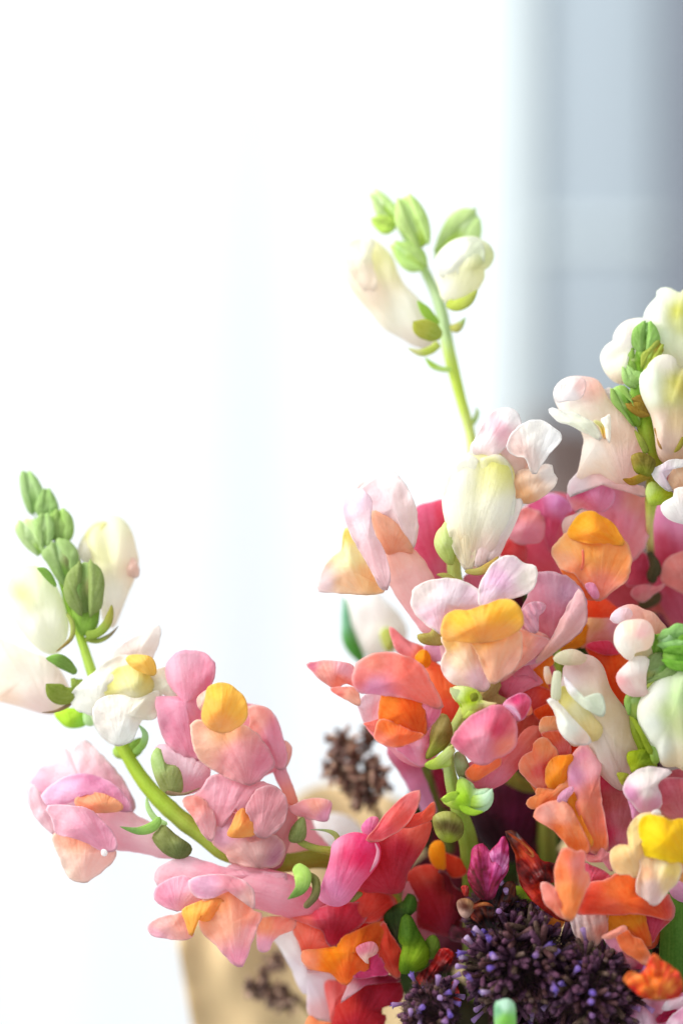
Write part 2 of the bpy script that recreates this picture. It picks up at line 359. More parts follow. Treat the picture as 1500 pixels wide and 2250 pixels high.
t('sepal', 'S3', '560 1205 640 1225 720 1190 784 1125', [-10, -30], '600,1210,98a838 784,1125,80605a', b7, w=[40, 34, 26, 4], flat=.4)
bl = u('bud', 'S3', '70 850 130 765 220 738 300 780 352 850 405 960 442 1090 432 1200 382 1292 300 1292 218 1230 138 1130 78 1020 48 930', 20, '130,910,f0ee60 200,780,dceab0 300,900,eaf2cc 250,1100,f8f8e4 60,1000,fbfaf0', A, lab='plump white bud on the left of the spray tip', groove=(60, .2))
t('sepal', 'S3', '245 745 290 765 330 810 372 868', [-40, -25], '290,760,7cb03a', bl, w=[8, 50, 52, 20], flat=.4)
t('sepal', 'S3', '440 1040 478 1110 468 1210 370 1298', [-20, -40], '450,1100,96a040 400,1280,8a6428', bl, w=[20, 34, 30, 8], flat=.5)
br = u('bud', 'S3', '600 640 565 570 580 510 640 440 730 405 812 440 862 520 888 620 903 700 882 800 832 920 780 1050 740 1130 690 1080 662 960 642 850 610 740', 60, '720,420,eef4cc 640,500,f4f4b8 860,640,fbe8d0 890,740,fcd8c0 720,900,faf8ec 730,1100,f6e8d8 700,650,eef0a0', A, lab='half open cream flower standing up beside the green tip', groove=(80, .3))
p('petal_edge', 'S3', '516 660 540 560 590 490 650 445 700 450 655 530 630 620 600 720', 40, '600,480,f6f4a0 540,640,fbf6ea', br, b=10)
p('petal_edge', 'S3', '826 700 880 678 916 740 912 802 860 802 818 760', 30, 'ffdccc', br, b=8)
ff = u('flower', 'S3', '-60 1210 0 1222 100 1260 200 1308 320 1352 400 1440 462 1580 452 1640 380 1692 280 1692 150 1652 0 1612 -60 1600', 50, '0,1300,f2f4da 200,1400,f8f4e6 400,1600,fbe4dc 0,1580,fbd8c0 300,1660,fcdcd8', A, lab='cream bloom cut off by the left edge', mat='petal')
t('sepal', 'S3', '505 1440 440 1382 380 1350 305 1340', [-20, -50], '440,1380,6f9838 310,1340,8cc050', ff, w=[40, 84, 80, 16], flat=.4)
t('sepal', 'S3', '508 1560 430 1585 360 1558 305 1508', [-30, -60], '430,1540,8a9a28 360,1520,7a8a20', ff, w=[60, 124, 124, 12], flat=.4)
t('sepal', 'S3', '474 1630 430 1662 360 1690 275 1698', [-30, -50], '8a5c48', ff, w=[24, 26, 18, 4], flat=.5)
t('calyx', 'S3', '560 1490 520 1520 470 1530', [-10, -20], '8aa030', ff, w=[40, 110, 120])
u('leaf', 'S3', '366 1700 450 1672 530 1688 572 1750 540 1788 450 1792 396 1752', 10, '450,1720,b6e410 540,1780,8cd020', A, mat='green')
u('leaf', 'S3', '560 1688 620 1690 642 1740 602 1784 556 1762', 0, 'c2e6a8', A, mat='green')
# small white bloom
wf = u('flower', 'S3', '640 1480 720 1420 840 1380 960 1400 1040 1460 1060 1560 1030 1650 940 1720 900 1790 850 1860 770 1900 690 1860 640 1790 600 1700 590 1600', 0, '700,1520,f4f0b0 850,1500,f6efc0 700,1750,fbfaf4 850,1850,f8f6f0', A, mat='petal', lab='small white bloom with a yellow throat')
p('petal', 'S3', '470 1610 512 1530 620 1440 700 1370 780 1325 862 1335 866 1420 800 1490 745 1580 702 1650 640 1710 560 1695 500 1665', -40, '600,1500,fbfbf8 800,1400,f4ece0', wf)
p('petal', 'S3', '752 1325 800 1262 880 1212 960 1180 1052 1126 1046 1230 1012 1310 985 1370 900 1380 820 1370', -20, '960,1200,fdf2ea 850,1340,fae6de', wf)
p('petal', 'S3', '1000 1440 1080 1405 1180 1398 1242 1440 1257 1520 1252 1592 1150 1602 1070 1572 1000 1562', -50, '1180,1420,fbe8d4 1100,1540,f2f0d8', wf)
u('palate', 'S3', '690 1500 762 1420 842 1390 960 1385 1032 1440 1052 1540 1000 1620 900 1640 780 1620 702 1580', -50, '720,1500,f5ee9a 900,1500,efe6b0 960,1450,f2dc80 850,1600,faf6e4', wf, mat='petal', groove=(90, .3))
u('palate', 'S3', '832 1345 870 1318 950 1320 1002 1340 1030 1400 1020 1450 960 1440 880 1400', -75, 'ffd660', wf, mat='petal')
p('petal', 'S3', '690 1600 800 1590 920 1610 1046 1560 1046 1660 1012 1735 930 1740 905 1800 862 1880 780 1912 700 1872 640 1780 618 1680', -62, '700,1700,fdf6f0 850,1850,f8fbfb 980,1650,f4eeda', wf)
u('calyx', 'S4', '536 575 570 545 620 535 665 520 672 570 640 605 590 614 548 606', 0, '560,580,a8d048 650,560,8cc040', wf, mat='green')
t('sepal', 'S4', '630 590 672 550 684 500 655 456', [-30, -50], '640,560,9ccc60 670,480,b4e0a8', wf, w=[30, 36, 30, 6], flat=.4)
# big pink bloom
BASE[0] = 45
f = u('flower', 'S4', '905 520 930 440 985 380 1060 340 1150 360 1240 380 1290 420 1320 500 1338 600 1325 650 1240 690 1190 728 1130 720 1060 690 1000 655 930 620', 40, '950,520,f8b89a 1100,600,ea8098 1300,520,ee88a8', A, mat='petal', lab='large pink bloom with a yellow mouth, upper of the pair on the left spray')
t('neck', 'S4', '1300 600 1320 680 1355 760 1385 840', [40, 20], '1300,640,f4a8c0 1380,830,ff9070', f, w=[90, 66, 60, 50], mat='petal', flat=.6)
p('upper_lip', 'S4', '745 330 800 330 850 320 800 260 790 180 830 128 890 110 950 120 1000 160 1006 220 985 270 940 330 965 380 945 450 912 520 930 620 870 602 800 552 762 470 748 400', -10, '850,150,f2b4cc 960,200,f08aac 990,240,e45888 850,400,ec8cb0 880,500,e67098', f, edge='f49cba')
p('lower_lip', 'S4', '1170 372 1250 376 1290 420 1325 510 1348 600 1337 662 1290 652 1240 602 1180 505 1182 430', -15, '1300,500,f28cae 1200,430,f6a090', f)
p('lower_lip', 'S4', '905 460 960 440 1060 450 1180 480 1250 560 1285 640 1240 690 1190 730 1130 722 1060 692 1000 656 935 600', -45, '930,520,fbc6a0 1050,480,fdc27a 1120,600,ee909a 1240,640,e87898', f, fold=(80, 2, 5))
u('palate', 'S4', '985 282 1040 260 1082 272 1130 308 1157 350 1160 420 1110 470 1040 490 985 470 955 420 968 340', -80, '1040,300,ffd010 1000,370,ffb90a 1100,360,ffce3a 1050,460,ffc070', f, mat='petal', groove=(95, .35))
u('palate', 'S4', '930 330 975 292 1000 300 980 390 940 380', -30, 'fbd8d0', f, mat='petal')
p('petal_edge', 'S4', '1332 535 1372 560 1364 622 1335 660', 20, 'ffb8a8', f, b=8)
u('tube', 'S4', '740 565 800 560 870 600 965 625 982 690 942 752 862 778 790 742 748 660', 10, '800,580,f8c8dc 900,650,fbd4e4 900,730,e890a8', f, mat='petal', groove=(45, .4))
u('calyx', 'S4', '716 620 748 565 775 640 830 655 853 700 853 770 800 784 748 732', -20, '740,620,9cb870 800,720,8c9050', f, mat='green')
t('sepal', 'S4', '780 772 860 782 945 752', [-40, -40], '8a5a50', f, w=[20, 14, 4], flat=.5)
# second pink bloom
f = u('flower', 'S4', '1000 1000 1030 925 1100 870 1200 850 1350 835 1392 890 1372 960 1342 1050 1312 1120 1240 1132 1150 1122 1092 1102 1062 1060', 20, '1050,960,f2a6b4 1200,1050,f2a8a4 1330,950,ec8c90 1300,1110,c04868', A, mat='petal', lab='pink bloom with an orange tongue showing, lower of the pair on the left spray')
p('upper_lip', 'S4', '945 770 1000 700 1080 700 1150 738 1212 730 1282 745 1332 790 1342 870 1302 950 1242 985 1202 962 1150 862 1062 872 1012 950 1000 1002 960 962 900 862 870 822', -25, '1050,760,ee9cb2 1200,820,e07a90 900,850,f490a0 1300,820,d8707c', f, tilt=(0, .1))
p('throat', 'S4', '980 800 1300 800 1335 960 1200 1040 1000 1020', 15, 'e88090', f, b=0)
p('upper_lip', 'S4', '862 815 920 790 982 830 1012 900 1002 1000 960 975 920 905', -35, '890,820,ff9a88 980,950,f6a8b0', f)
p('side_lobe', 'S4', '1160 850 1210 765 1280 745 1342 795 1345 880 1310 942 1240 988 1200 962 1178 890', -45, '1250,850,dc7888 1320,900,e8909a', f)
p('lower_lip', 'S4', '1000 1000 1030 930 1090 880 1130 900 1180 970 1240 990 1300 980 1340 1040 1310 1110 1240 1125 1150 1118 1095 1100 1062 1060', -20, '1050,970,f0a8c8 1200,1060,f4b0a8 1300,1100,b84870 1100,1080,fbb8a8', f, edge='f8b0a0')
u('palate', 'S4', '1132 848 1165 875 1202 962 1150 985 1074 978 1092 925', -45, '1140,880,ff9a20 1120,960,ffb040', f, mat='petal')
p('side_lobe', 'T3', '770 60 800 45 850 20 920 12 986 28 976 90 960 125 880 112 812 92', -15, '900,40,ff9a80 850,80,f494a0 960,110,ee88b0', f)
# left nodding pink bloom
BASE[0] = 70
f = t('flower', 'S4', '420 900 520 930 600 960 680 985 780 1020 860 1040', [30, 10, 0], '500,900,f4b8c8 700,960,f7c0cc 600,1040,ee9cb0', A, w=[190, 200, 180, 150, 130, 90], mat='petal', flat=.8, n=30, rib=.04, lab='pale pink bloom nodding at the left, seen from the side')
p('upper_lip', 'S4', '258 600 300 572 330 590 395 532 450 580 530 660 590 740 620 820 612 862 540 840 460 800 360 772 220 770 152 832 140 740 190 660', 20, '280,620,fce2ea 400,560,fbd4da 550,740,f6b8cc 180,750,f4b4cc 600,830,ee90b8', f, tilt=(0, -.15))
p('upper_lip', 'S4', '200 790 280 720 380 690 480 708 560 760 612 830 616 862 560 856 480 812 380 800 300 826 240 836', -25, '250,780,f6b8dc 450,730,f08cc0 580,800,ec88b8', f)
p('throat', 'S4', '180 720 300 640 480 640 620 800 612 870 480 880 280 870 190 820', 35, 'f4c4d4', f)
u('palate', 'S4', '358 805 420 780 485 782 565 822 572 856 480 868 400 858 365 840', -40, '380,820,ffa080 520,830,ffb890', f, mat='petal')
p('side_lobe', 'S4', '148 735 200 790 262 870 274 930 272 980 210 935 158 870 138 800', -10, 'fad0da', f)
p('lower_lip', 'S4', '232 840 400 850 480 910 540 985 545 1045 480 1045 420 1012 340 982 270 965 250 900', -55, '300,880,f4b4c8 480,980,ec90b4 400,940,f09cbc', f, fold=(30, 2, 5))
p('lower_lip', 'S4', '252 978 330 966 420 1008 500 1038 543 1050 532 1092 480 1142 400 1194 330 1174 285 1080', -30, '350,1010,ffb288 300,1100,fddcc8 450,1120,fdc4b8', f)
u('drop_glint', 'S4', '478 1048 492 1042 504 1050 506 1064 494 1074 480 1068', -84, 'fdfdfd', f)  # opaque white stands in for the drop's tiny highlight
u('calyx', 'S4', '722 990 745 955 770 930 830 980 898 1030 882 1072 830 1082 770 1052', -40, '780,980,7c8040 850,1050,586030', f, mat='green')
t('sepal', 'S4', '755 890 720 935 650 955 565 935', [-50, -60], '720,930,8cbc50 600,940,6a9a48', f, w=[26, 50, 36, 4], flat=.35)
t('leaf', 'S4', '690 795 700 850 735 900 790 925', [-20, -30], 'b4d890', A, w=[6, 26, 30, 20], flat=.4)
# lowest left bloom with the orange lip
BASE[0] = 20
f = t('flower', 'T3', '420 420 560 450 680 480 800 520 930 600 1000 680', [40, 30, 40, 80], '500,430,f6a8bc 700,480,f490ac 850,560,f0708c 950,620,e84868', A, w=[160, 190, 210, 200, 150, 100], mat='petal', flat=.75, n=36, rib=.03, lab='pink bloom with an orange lip, lowest on the left spray')
p('upper_lip', 'T3', '98 420 115 370 165 335 250 308 350 335 460 368 570 383 700 393 765 402 700 470 600 480 480 440 400 450 300 460 270 425 200 405 130 455', 15, '200,340,fac8d8 400,400,f49cb4 650,420,f4a0ba 150,420,f8b4c4', f)
p('upper_lip', 'T3', '98 470 130 440 180 415 250 405 290 470 320 510 380 510 440 490 505 458 480 505 400 535 300 548 210 577 130 552 92 512', -10, '150,480,f890b4 300,530,fca0a0 240,430,f4a8c4', f)
p('side_lobe', 'T3', '268 430 350 402 450 400 540 428 592 480 596 570 582 560 550 500 500 468 440 485 380 512 300 505', -35, '330,450,eca4cc 500,430,f294a8 580,520,f8c0b8', f, edge='fcd0d8')
p('lower_lip', 'T3', '345 530 430 500 505 448 560 500 585 580 632 600 602 680 572 760 530 858 460 812 400 742 340 692 325 640 340 590', -25, '400,560,ff9a3c 450,640,ffac80 540,600,ff9068 530,830,f88cb0 580,700,f89aa0', f, fold=(50, 2, 4))
u('palate', 'T3', '235 575 300 542 380 520 440 530 420 600 350 632 300 620 285 700 270 700 252 640', -30, '260,580,ffc010 330,560,ffae10 400,560,ff9a20', f, mat='petal')
p('lower_lip', 'T3', '60 660 110 620 200 600 242 590 272 640 286 705 232 726 140 716 80 702', -15, '120,650,fcb0a8 220,640,ffa088 100,700,f8a8c0', f)
p('lower_lip', 'T3', '610 632 680 612 795 618 795 670 720 702 684 742 668 782 620 780 612 702', 40, '650,650,ff9a60 740,640,ff8a70 640,760,fca8c8', f)
t('sepal', 'T3', '800 350 842 400 830 470 765 522', [-40, -70], '800,380,a4cc58 780,500,5c8a30', f, w=[50, 90, 60, 5], flat=.3)
t('sepal', 'T3', '850 390 905 425 905 500 850 565', [-30, -60], '880,420,6a6020 870,540,5a4024', f, w=[30, 44, 42, 34], flat=.7)
# side shoot with an empty calyx
k = t('side_shoot', 'T3', '1060 290 990 278 920 266 850 242 805 212', [30, 20, 10], '950,270,a8aa38 830,230,98a040', A, w=[60, 50, 38, 36, 30])
u('calyx', 'T3', '775 222 788 160 842 106 858 160 852 212 818 232', 5, '800,200,6c7438 845,130,8c9454', k, mat='green')
t('sepal', 'T3', '1028 236 1005 192 955 172 880 168', [0, -10], '1000,190,a4ac60 900,170,8c9c80', k, w=[30, 28, 14, 4], flat=.4)
f = p('flower', 'T3', '755 240 840 118 880 112 910 180 962 240 972 262 900 290 800 330 750 320', 130, '860,200,f8a4b4 800,300,fab0b0', A, lab='pale salmon petals tucked behind the side shoot')

LIFT[0] = .10
GAM[0] = .64
# ================================================================ C: the tall centre spray
BASE[0] = 40
Cn = thing('snapdragon_stem', 'tall centre snapdragon spray, pale green buds on top, yellow mouthed bloom midway', 'flower', 1020, 1900, 60, 'snapdragon stems in the bouquet')
t('stem', 'N', '862 480 905 545 945 620 968 680 985 770 1010 870 1036 975 1030 1080 1000 1180 1000 1280 1030 1400 1032 1530 1000 1600 985 1640 988 1700 1008 1780 1030 1860 1040 1980 1040 2200', [210, 195, 180, 165, 150, 150, 150, 120, 30, 50, 60, 0, -5, -5, 0, 20, 60, 120, 200], '870,500,c2dc98 960,680,c4dcae 1000,850,cade5a 1040,970,d4e08a 1000,1290,c8dc80 1030,1530,c0d070 995,1650,bcd884 1010,1780,a4c04a 1030,1880,8a9a20 1040,2100,6a7a20', Cn, w=[16, 18, 20, 24, 26, 22, 20, 24, 28, 30, 32, 30, 26, 22, 26, 34, 40, 42, 44], n=110)
LIFT[0] = .24
BASE[0] = 180
bd = lambda s, d, col, **k: u('bud', 'S1', s, d, col, Cn, mat=k.pop('mat', 'green'), **k)
bd('395 92 430 78 480 110 540 170 578 220 582 270 540 290 480 270 430 220 410 150', 40, '430,110,e4f4d4 520,220,b8dc50', groove=(50, .3))
bd('398 282 440 258 520 265 562 300 520 360 472 368 425 330', 30, '480,320,c0e058')
bd('590 170 640 135 680 132 740 200 780 290 790 400 740 455 700 440 650 370 600 330 580 270', 10, '620,200,cdea9c 740,300,a8cc60 770,400,b4d440 650,340,d8eebc', groove=(75, .35))
bd('550 470 600 455 680 470 740 500 770 560 760 610 700 640 640 622 585 560', 10, '580,490,c4e4a0 690,580,b8de60')
a = bd('880 560 885 460 930 340 980 260 1040 225 1100 222 1145 270 1165 350 1140 430 1060 430 1000 440 940 490', 60, '960,400,bade50 1060,260,e6f4d8 1130,340,bfe08c', groove=(80, .3))
a = u('bud', 'S1', '865 600 880 540 930 480 1010 430 1100 412 1160 420 1240 470 1268 540 1240 610 1200 640 1200 700 1150 790 1090 870 1000 890 920 860 890 780 866 700', -20, '960,500,fbfcf4 1100,480,eef6e0 1230,550,c4d478 1100,680,eeeeb0 1150,640,dede80 900,800,f8f6e0', Cn, lab='plump white bud on the right of the tall spray')
p('petal_edge', 'S1', '866 610 900 520 1000 435 1110 412 1180 440 1210 520 1190 610 1100 640 1000 670 900 690', -55, '1000,500,fcfef8 1150,560,e4f0cc', a, mat='bud')
t('sepal', 'S1', '935 880 1000 905 1090 870 1160 790', [-40, -60], '1000,900,b8c430 1140,820,a4ac30', a, w=[60, 84, 80, 16], flat=.4)
f = u('flower', 'S1', '160 470 220 430 300 412 380 425 460 480 530 560 565 660 620 760 720 860 790 950 840 1060 860 1160 800 1210 700 1190 600 1130 480 1060 390 950 310 860 240 760 190 640 160 560', 40, '400,560,f2f08c 300,450,f4f6d0 200,520,fdfdf8 450,660,f4f2b0 400,780,fbe0cc 650,950,f4f6e4 700,1150,f8ece0', Cn, mat='petal', lab='closed creamy white bloom leaning left below the green tip', groove=(62, .35))
p('upper_lip', 'S1', '170 500 240 430 330 415 400 440 380 540 400 640 420 760 360 800 290 740 220 640', 0, '300,480,fafae8 380,700,fbeedd', f)
t('sepal', 'S1', '880 1040 820 990 770 930 720 868', [-10, -40], '800,980,a8d43c', f, w=[40, 70, 70, 10], flat=.35)
t('sepal', 'S1', '900 1130 830 1100 740 1060 690 1020', [-40, -70], '760,1070,b8b428 860,1110,a0b020', f, w=[60, 140, 130, 10], flat=.4)
t('sepal', 'S1', '880 1180 820 1230 740 1250 650 1215', [-20, -40], '800,1240,c4d050 700,1220,e0dca0', f, w=[60, 60, 50, 8], flat=.5)
t('leaf', 'S1', '970 1370 900 1370 830 1340 775 1282', [-10, -20], '820,1330,b8e048 900,1370,c4e480', Cn, w=[40, 40, 44, 6], flat=.4)
t('leaf', 'S1', '960 1050 1000 1070 1040 1040 1075 990', [-10, -30], '1000,1060,b0a840 1060,1000,9cbc70', Cn, w=[30, 70, 50, 5], flat=.4)
t('leaf', 'S1', '1110 1790 1140 1740 1160 1690 1150 1650', [30, 20], 'c4e0a0', Cn, w=[30, 40, 30, 6], flat=.5)
# white bloom at the middle of the stem
LIFT[0] = .10
BASE[0] = 25
f = u('flower', 'S5', '815 430 860 340 940 250 1040 228 1120 250 1182 320 1195 420 1202 500 1190 600 1150 690 1110 765 1060 825 990 862 940 880 900 820 868 760 845 680 825 600 812 520', 0, '1100,310,e8e860 1060,360,f2f0b0 900,350,fcfcf2 950,600,f8f8e4 900,780,f6e4b0 1150,560,fbfaf2 990,840,fadcdc', Cn, mat='petal', lab='white bloom leaning right in front of the tall stem', groove=(85, .2))
p('side_lobe', 'S5', '812 432 850 350 930 262 1000 300 1012 500 990 700 965 872 935 878 900 820 868 760 845 680 825 600', -26, '900,350,fcfcf4 980,500,f6f6e0 900,760,f6ecc8 850,500,fbfbf6', f, b=8)
p('side_lobe', 'S5', '1010 300 1060 262 1120 258 1175 320 1190 430 1196 520 1180 610 1130 710 1080 790 1020 850 985 860 1020 700 1040 500', -24, '1100,310,efee88 1060,380,f6f5d4 1140,260,faf6ea 1120,500,fafaee 1050,800,fbe4e0', f, b=8)
p('side_lobe', 'S5', '1195 510 1242 505 1202 620 1152 722 1112 802 1060 836 1040 800 1100 700', -20, '1200,560,fdf6f0 1080,800,fbe4e0', f)
p('upper_lip', 'S5', '965 225 990 150 1040 62 1090 8 1150 -6 1212 18 1232 80 1204 132 1162 190 1102 242 1020 262', -20, '1180,40,fefcfc 1120,110,f6ccd8 1050,170,fbecee', f, edge='fffafa')
p('upper_lip', 'S5', '1158 200 1208 112 1290 63 1360 68 1400 98 1452 140 1442 180 1392 232 1352 282 1312 350 1290 330 1260 262 1202 252', -30, '1300,130,fcfcf6 1220,220,f6dcd4 1400,180,fafcfc', f, edge='ffffff', curl=-.6)
p('throat', 'S5', '950 260 1000 150 1100 60 1200 100 1300 190 1335 330 1300 480 1200 500 1100 400 1000 340', 12, '1150,150,f8dce0 1250,300,f6d8c8 1250,420,fbe4c8', f)
p('throat', 'S5', '1100 225 1180 188 1262 250 1275 310 1240 345 1170 322 1118 272', 0, '1180,210,f4a8b4 1230,310,f2bca0', f, b=-14)
p('lower_lip', 'S5', '1205 360 1250 330 1320 328 1352 308 1402 308 1408 345 1432 390 1402 432 1342 482 1270 512 1220 492 1195 430', -10, '1260,470,fcc480 1380,360,faf4ee 1320,420,f8dcc0', f, fold=(-20, 4, 4))
u('calyx', 'S5', '764 720 780 670 800 652 836 605 872 640 884 720 872 800 850 852 800 812 770 762', -10, '820,700,ccd890 860,800,b0c060', f, mat='green')
t('sepal', 'S5', '1112 805 1062 862 1000 890 925 888', [-40, -20], '1060,860,b89440 980,880,b0a050', f, w=[10, 50, 44, 20], flat=.45)
t('leaf', 'S5', '770 905 820 915 870 948 900 960', [-10, -10], 'a8a048', Cn, w=[6, 36, 40, 20], flat=.4)
# pale bloom on the left
BASE[0] = 35
f = t('flower', 'S5', '520 760 580 850 640 950 700 1060 750 1160 800 1260', [20, 20, 10], '560,800,f6bca8 640,960,f6c4c0 740,1100,f2aeb8', Cn, w=[150, 210, 230, 200, 170, 90], mat='petal', flat=.7, n=34, rib=.04, lab='blush bloom with a pale yellow lip pointing left')
p('upper_lip', 'S5', '345 460 420 382 480 350 530 338 582 400 632 480 657 560 662 660 636 770 600 702 545 628 480 590 412 600 395 540', 10, '520,380,fdf0f0 600,520,fbeaea 440,500,f6dde4', f, edge='fef6f6', tilt=(0, -.1))
p('upper_lip', 'S5', '268 480 312 448 362 443 412 500 406 580 422 680 472 760 503 860 513 930 492 995 460 965 420 885 350 762 300 672 262 560', -40, '320,520,f8dcea 450,800,f4ccd4 400,620,f8e0e8', f, fold=(70, 2, 5))
p('throat', 'S5', '330 430 450 400 560 420 640 560 645 740 560 830 500 870 440 700 380 560', 30, 'f6d0cc', f)
u('throat', 'S5', '415 562 480 585 545 625 602 700 640 782 580 775 520 790 480 770 445 680', 0, '480,620,fabc94 560,740,f4a478', f, mat='petal', groove=(50, .3))
p('lower_lip', 'S5', '262 700 280 648 312 680 352 762 402 862 452 962 492 992 452 1006 402 1011 302 1006 200 1000 128 990 142 900 192 820 250 780', -10, '290,690,fff27a 310,780,fff4b8 160,950,fbe0e0 400,940,ffc478 260,960,fdd0a0', f, fold=(60, 3, 4))
u('calyx', 'S5', '668 1240 735 1228 760 1198 812 1262 800 1292 700 1284', -10, '700,1250,a89848 780,1270,b4a860', f, mat='green')
# the central bloom with the big yellow palate
BASE[0] = 0
f = u('flower', 'S5', '830 1150 900 1080 1050 1040 1180 1060 1240 1150 1390 1290 1380 1350 1250 1450 1100 1530 950 1500 840 1420 800 1300', 60, '900,1100,f0c4d4 1300,1350,f09cb8 1100,1450,f4b4a4', Cn, mat='petal', lab='large blush bloom with a bright yellow mouth in the middle of the bouquet')
p('upper_lip', 'S5', '638 1040 660 980 742 943 850 933 940 958 1002 1000 1022 1062 990 1112 922 1104 852 1114 822 1152 802 1225 742 1192 682 1142 643 1092', -30, '700,1000,fbf4f0 850,1000,f2e6ee 760,1140,f6d4e4 960,1040,f0d8e8', f, edge='fdf8f2')
p('upper_lip', 'S5', '1020 950 1058 880 1120 820 1190 808 1252 850 1302 858 1320 900 1302 972 1250 1012 1150 1042 1082 1062 1018 1080 1005 1010', -35, '1120,930,eec0e2 1270,920,fdfaee 1080,1030,f4e0f0 1180,860,f8e4ee', f, edge='fffcf6', curl=-.4)
p('lower_lip', 'S5', '800 1382 828 1322 800 1255 870 1230 960 1245 1002 1310 1032 1402 1062 1482 1042 1542 960 1532 862 1502 808 1442', -30, '850,1280,ffd870 880,1380,fbdcb4 1000,1500,f8d0dc 830,1440,fbe8e0', f, edge='fde8e4')
p('lower_lip', 'S5', '950 1240 1100 1235 1180 1215 1232 1230 1234 1332 1212 1402 1162 1452 1082 1502 1048 1462 1000 1342', -48, '1050,1260,ffbe4c 1100,1350,ffc08c 1180,1420,fbb89c', f)
p('side_lobe', 'S5', '1222 1205 1302 1238 1382 1260 1398 1300 1332 1342 1252 1402 1180 1445 1205 1380 1236 1300', -15, '1260,1270,f8ac88 1350,1300,f4a0a0', f)
u('palate', 'S5', '802 1200 818 1142 870 1108 942 1108 1040 1078 1130 1048 1192 1058 1234 1110 1240 1182 1192 1225 1102 1262 980 1275 882 1262 822 1268 805 1235', -64, '900,1150,ffc810 1100,1120,ffc400 1180,1100,ffd030 950,1240,ffc45c 1150,1230,fdbc6c 830,1240,ffc870 1040,1260,fdbe70', f, mat='petal', groove=(78, .4), b=26)
u('calyx', 'T1', '1240 330 1300 230 1360 280 1340 340 1400 380 1330 400 1260 380', 30, 'b09a5c', f, mat='green')
# wrinkled pink wings right of the centre
f = p('flower', 'S6', '405 900 425 868 530 863 620 888 702 940 772 1040 782 1160 772 1240 702 1322 602 1402 540 1432 500 1382 440 1302 380 1292 330 1222 318 1150 368 1050 395 960', 15, '560,920,d896b0 650,1000,c484a8 520,1150,dc708c 450,1000,e490ac 600,1300,e48094 480,1280,e0788a', Cn, fold=(60, 3, 5), lab='dusky pink bloom seen from behind, right of the yellow mouthed one')
p('side_lobe', 'S6', '735 985 772 1040 783 1160 773 1240 703 1322 602 1402 500 1482 415 1525 470 1440 530 1360 590 1242 610 1200 640 1160 660 1092 700 1050', -18, '720,1100,f0bcc0 620,1320,eab4b0 460,1480,e8a08c', f, edge='f6c8c4')
p('side_lobe', 'S6', '318 1150 368 1090 440 1075 492 1100 470 1150 440 1182 432 1292 380 1294 338 1242', -25, '350,1150,f0b4cc 450,1100,ecacc4', f, fold=(60, 6, 4))
p('lower_lip', 'S6', '250 1320 380 1288 480 1315 525 1360 542 1420 482 1492 402 1522 300 1545 250 1560 278 1450', 0, '350,1340,fab48c 430,1400,f4a494 400,1490,e090b8', f)
t('sepal', 'S6', '30 1790 80 1740 120 1690 150 1660', [10, 0], 'a88c58', f, w=[60, 90, 60, 10], flat=.5)
# salmon bloom pointing left
GAM[0] = .72
LIFT[0] = .03
BASE[0] = -10
f = u('flower', 'T1', '560 420 650 340 800 330 900 400 990 470 1010 560 1000 660 930 740 880 770 780 735 700 660 620 600 560 520', 60, '700,400,f48c80 950,600,ee84a4 800,700,f0a0b8', Cn, mat='petal', lab='salmon bloom with a flat orange mouth pointing left')
p('side_lobe', 'T1', '200 163 260 150 330 143 420 153 482 180 485 240 505 300 440 275 380 305 340 292 280 250 240 205', 0, '220,170,f080a0 300,200,fcb4a4 430,190,fbc0cc 400,270,ff8c70', f, edge='fcc8c4')
p('side_lobe', 'T1', '343 308 420 298 490 305 515 350 518 410 440 375 380 342', -10, '380,320,fb9080 470,350,ffc8b0', f)
p('upper_lip', 'T1', '480 232 508 160 570 118 650 98 740 103 830 138 902 190 942 270 982 340 1005 425 900 388 820 364 700 344 600 334 518 324 486 282', -40, '600,150,ff9c84 800,180,fb8470 600,300,e69cc0 520,220,fa8c84 900,320,f88878', f, tilt=(0, .15))
p('throat', 'T1', '508 400 560 345 650 330 668 380 645 500 560 525 525 460', 10, '560,400,f4e0e8 620,440,fbd4dc', f, b=-12)
p('lower_lip', 'T1', '540 518 590 505 640 495 655 560 600 570 555 530', 0, 'f88c7c', f)
p('palate', 'T1', '655 348 720 322 800 336 862 366 902 430 912 500 904 585 820 566 720 516 640 504', -25, '700,380,f88a28 800,420,fa6a18 870,520,ec5a14 680,480,fb7c1c', f, b=18)
p('lower_lip', 'T1', '640 495 720 512 820 562 902 586 845 622 742 657 662 642 608 602 612 560', -30, '680,540,ff8a30 800,600,ff7a38 640,620,ff9070', f)
p('side_lobe', 'T1', '860 365 950 378 1002 420 992 472 942 532 912 556 905 450', -20, '930,420,f090ac 960,480,e878a0', f)
p('lower_lip', 'T1', '730 660 822 640 872 600 912 565 965 545 985 600 1002 650 962 692 922 742 882 773 832 743 780 702', -5, '850,640,fbc4dc 800,690,f08cb4 940,650,ee7c94', f, fold=(40, 4, 4))
u('calyx', 'T1', '948 560 985 482 1030 465 1062 530 1064 600 1024 662 962 706 915 725 940 640', -5, '1000,520,b09a58 1030,600,8a7430 950,690,a0a040', f, mat='green')
u('node', 'T1', '912 760 980 722 1030 682 1085 640 1062 700 1062 762 1002 782 940 788', -20, '1040,690,d0e080 960,760,b0cc4c', Cn, mat='green')
u('node', 'T1', '1068 312 1120 298 1200 313 1242 350 1252 398 1325 408 1262 436 1200 475 1140 474 1128 402 1088 372', -20, '1180,370,b8d400 1090,320,e4f0b0 1280,410,e0dc90 1150,450,ccdc60', Cn, mat='green')
u('node', 'T1', '1012 970 1060 945 1100 930 1110 860 1150 855 1180 890 1220 918 1300 915 1308 980 1272 1032 1202 1048 1130 1032 1060 1012', -10, '1130,970,a0cc20 1280,960,cceecc 1040,970,c4d860', Cn, mat='green', ruf=1.5)
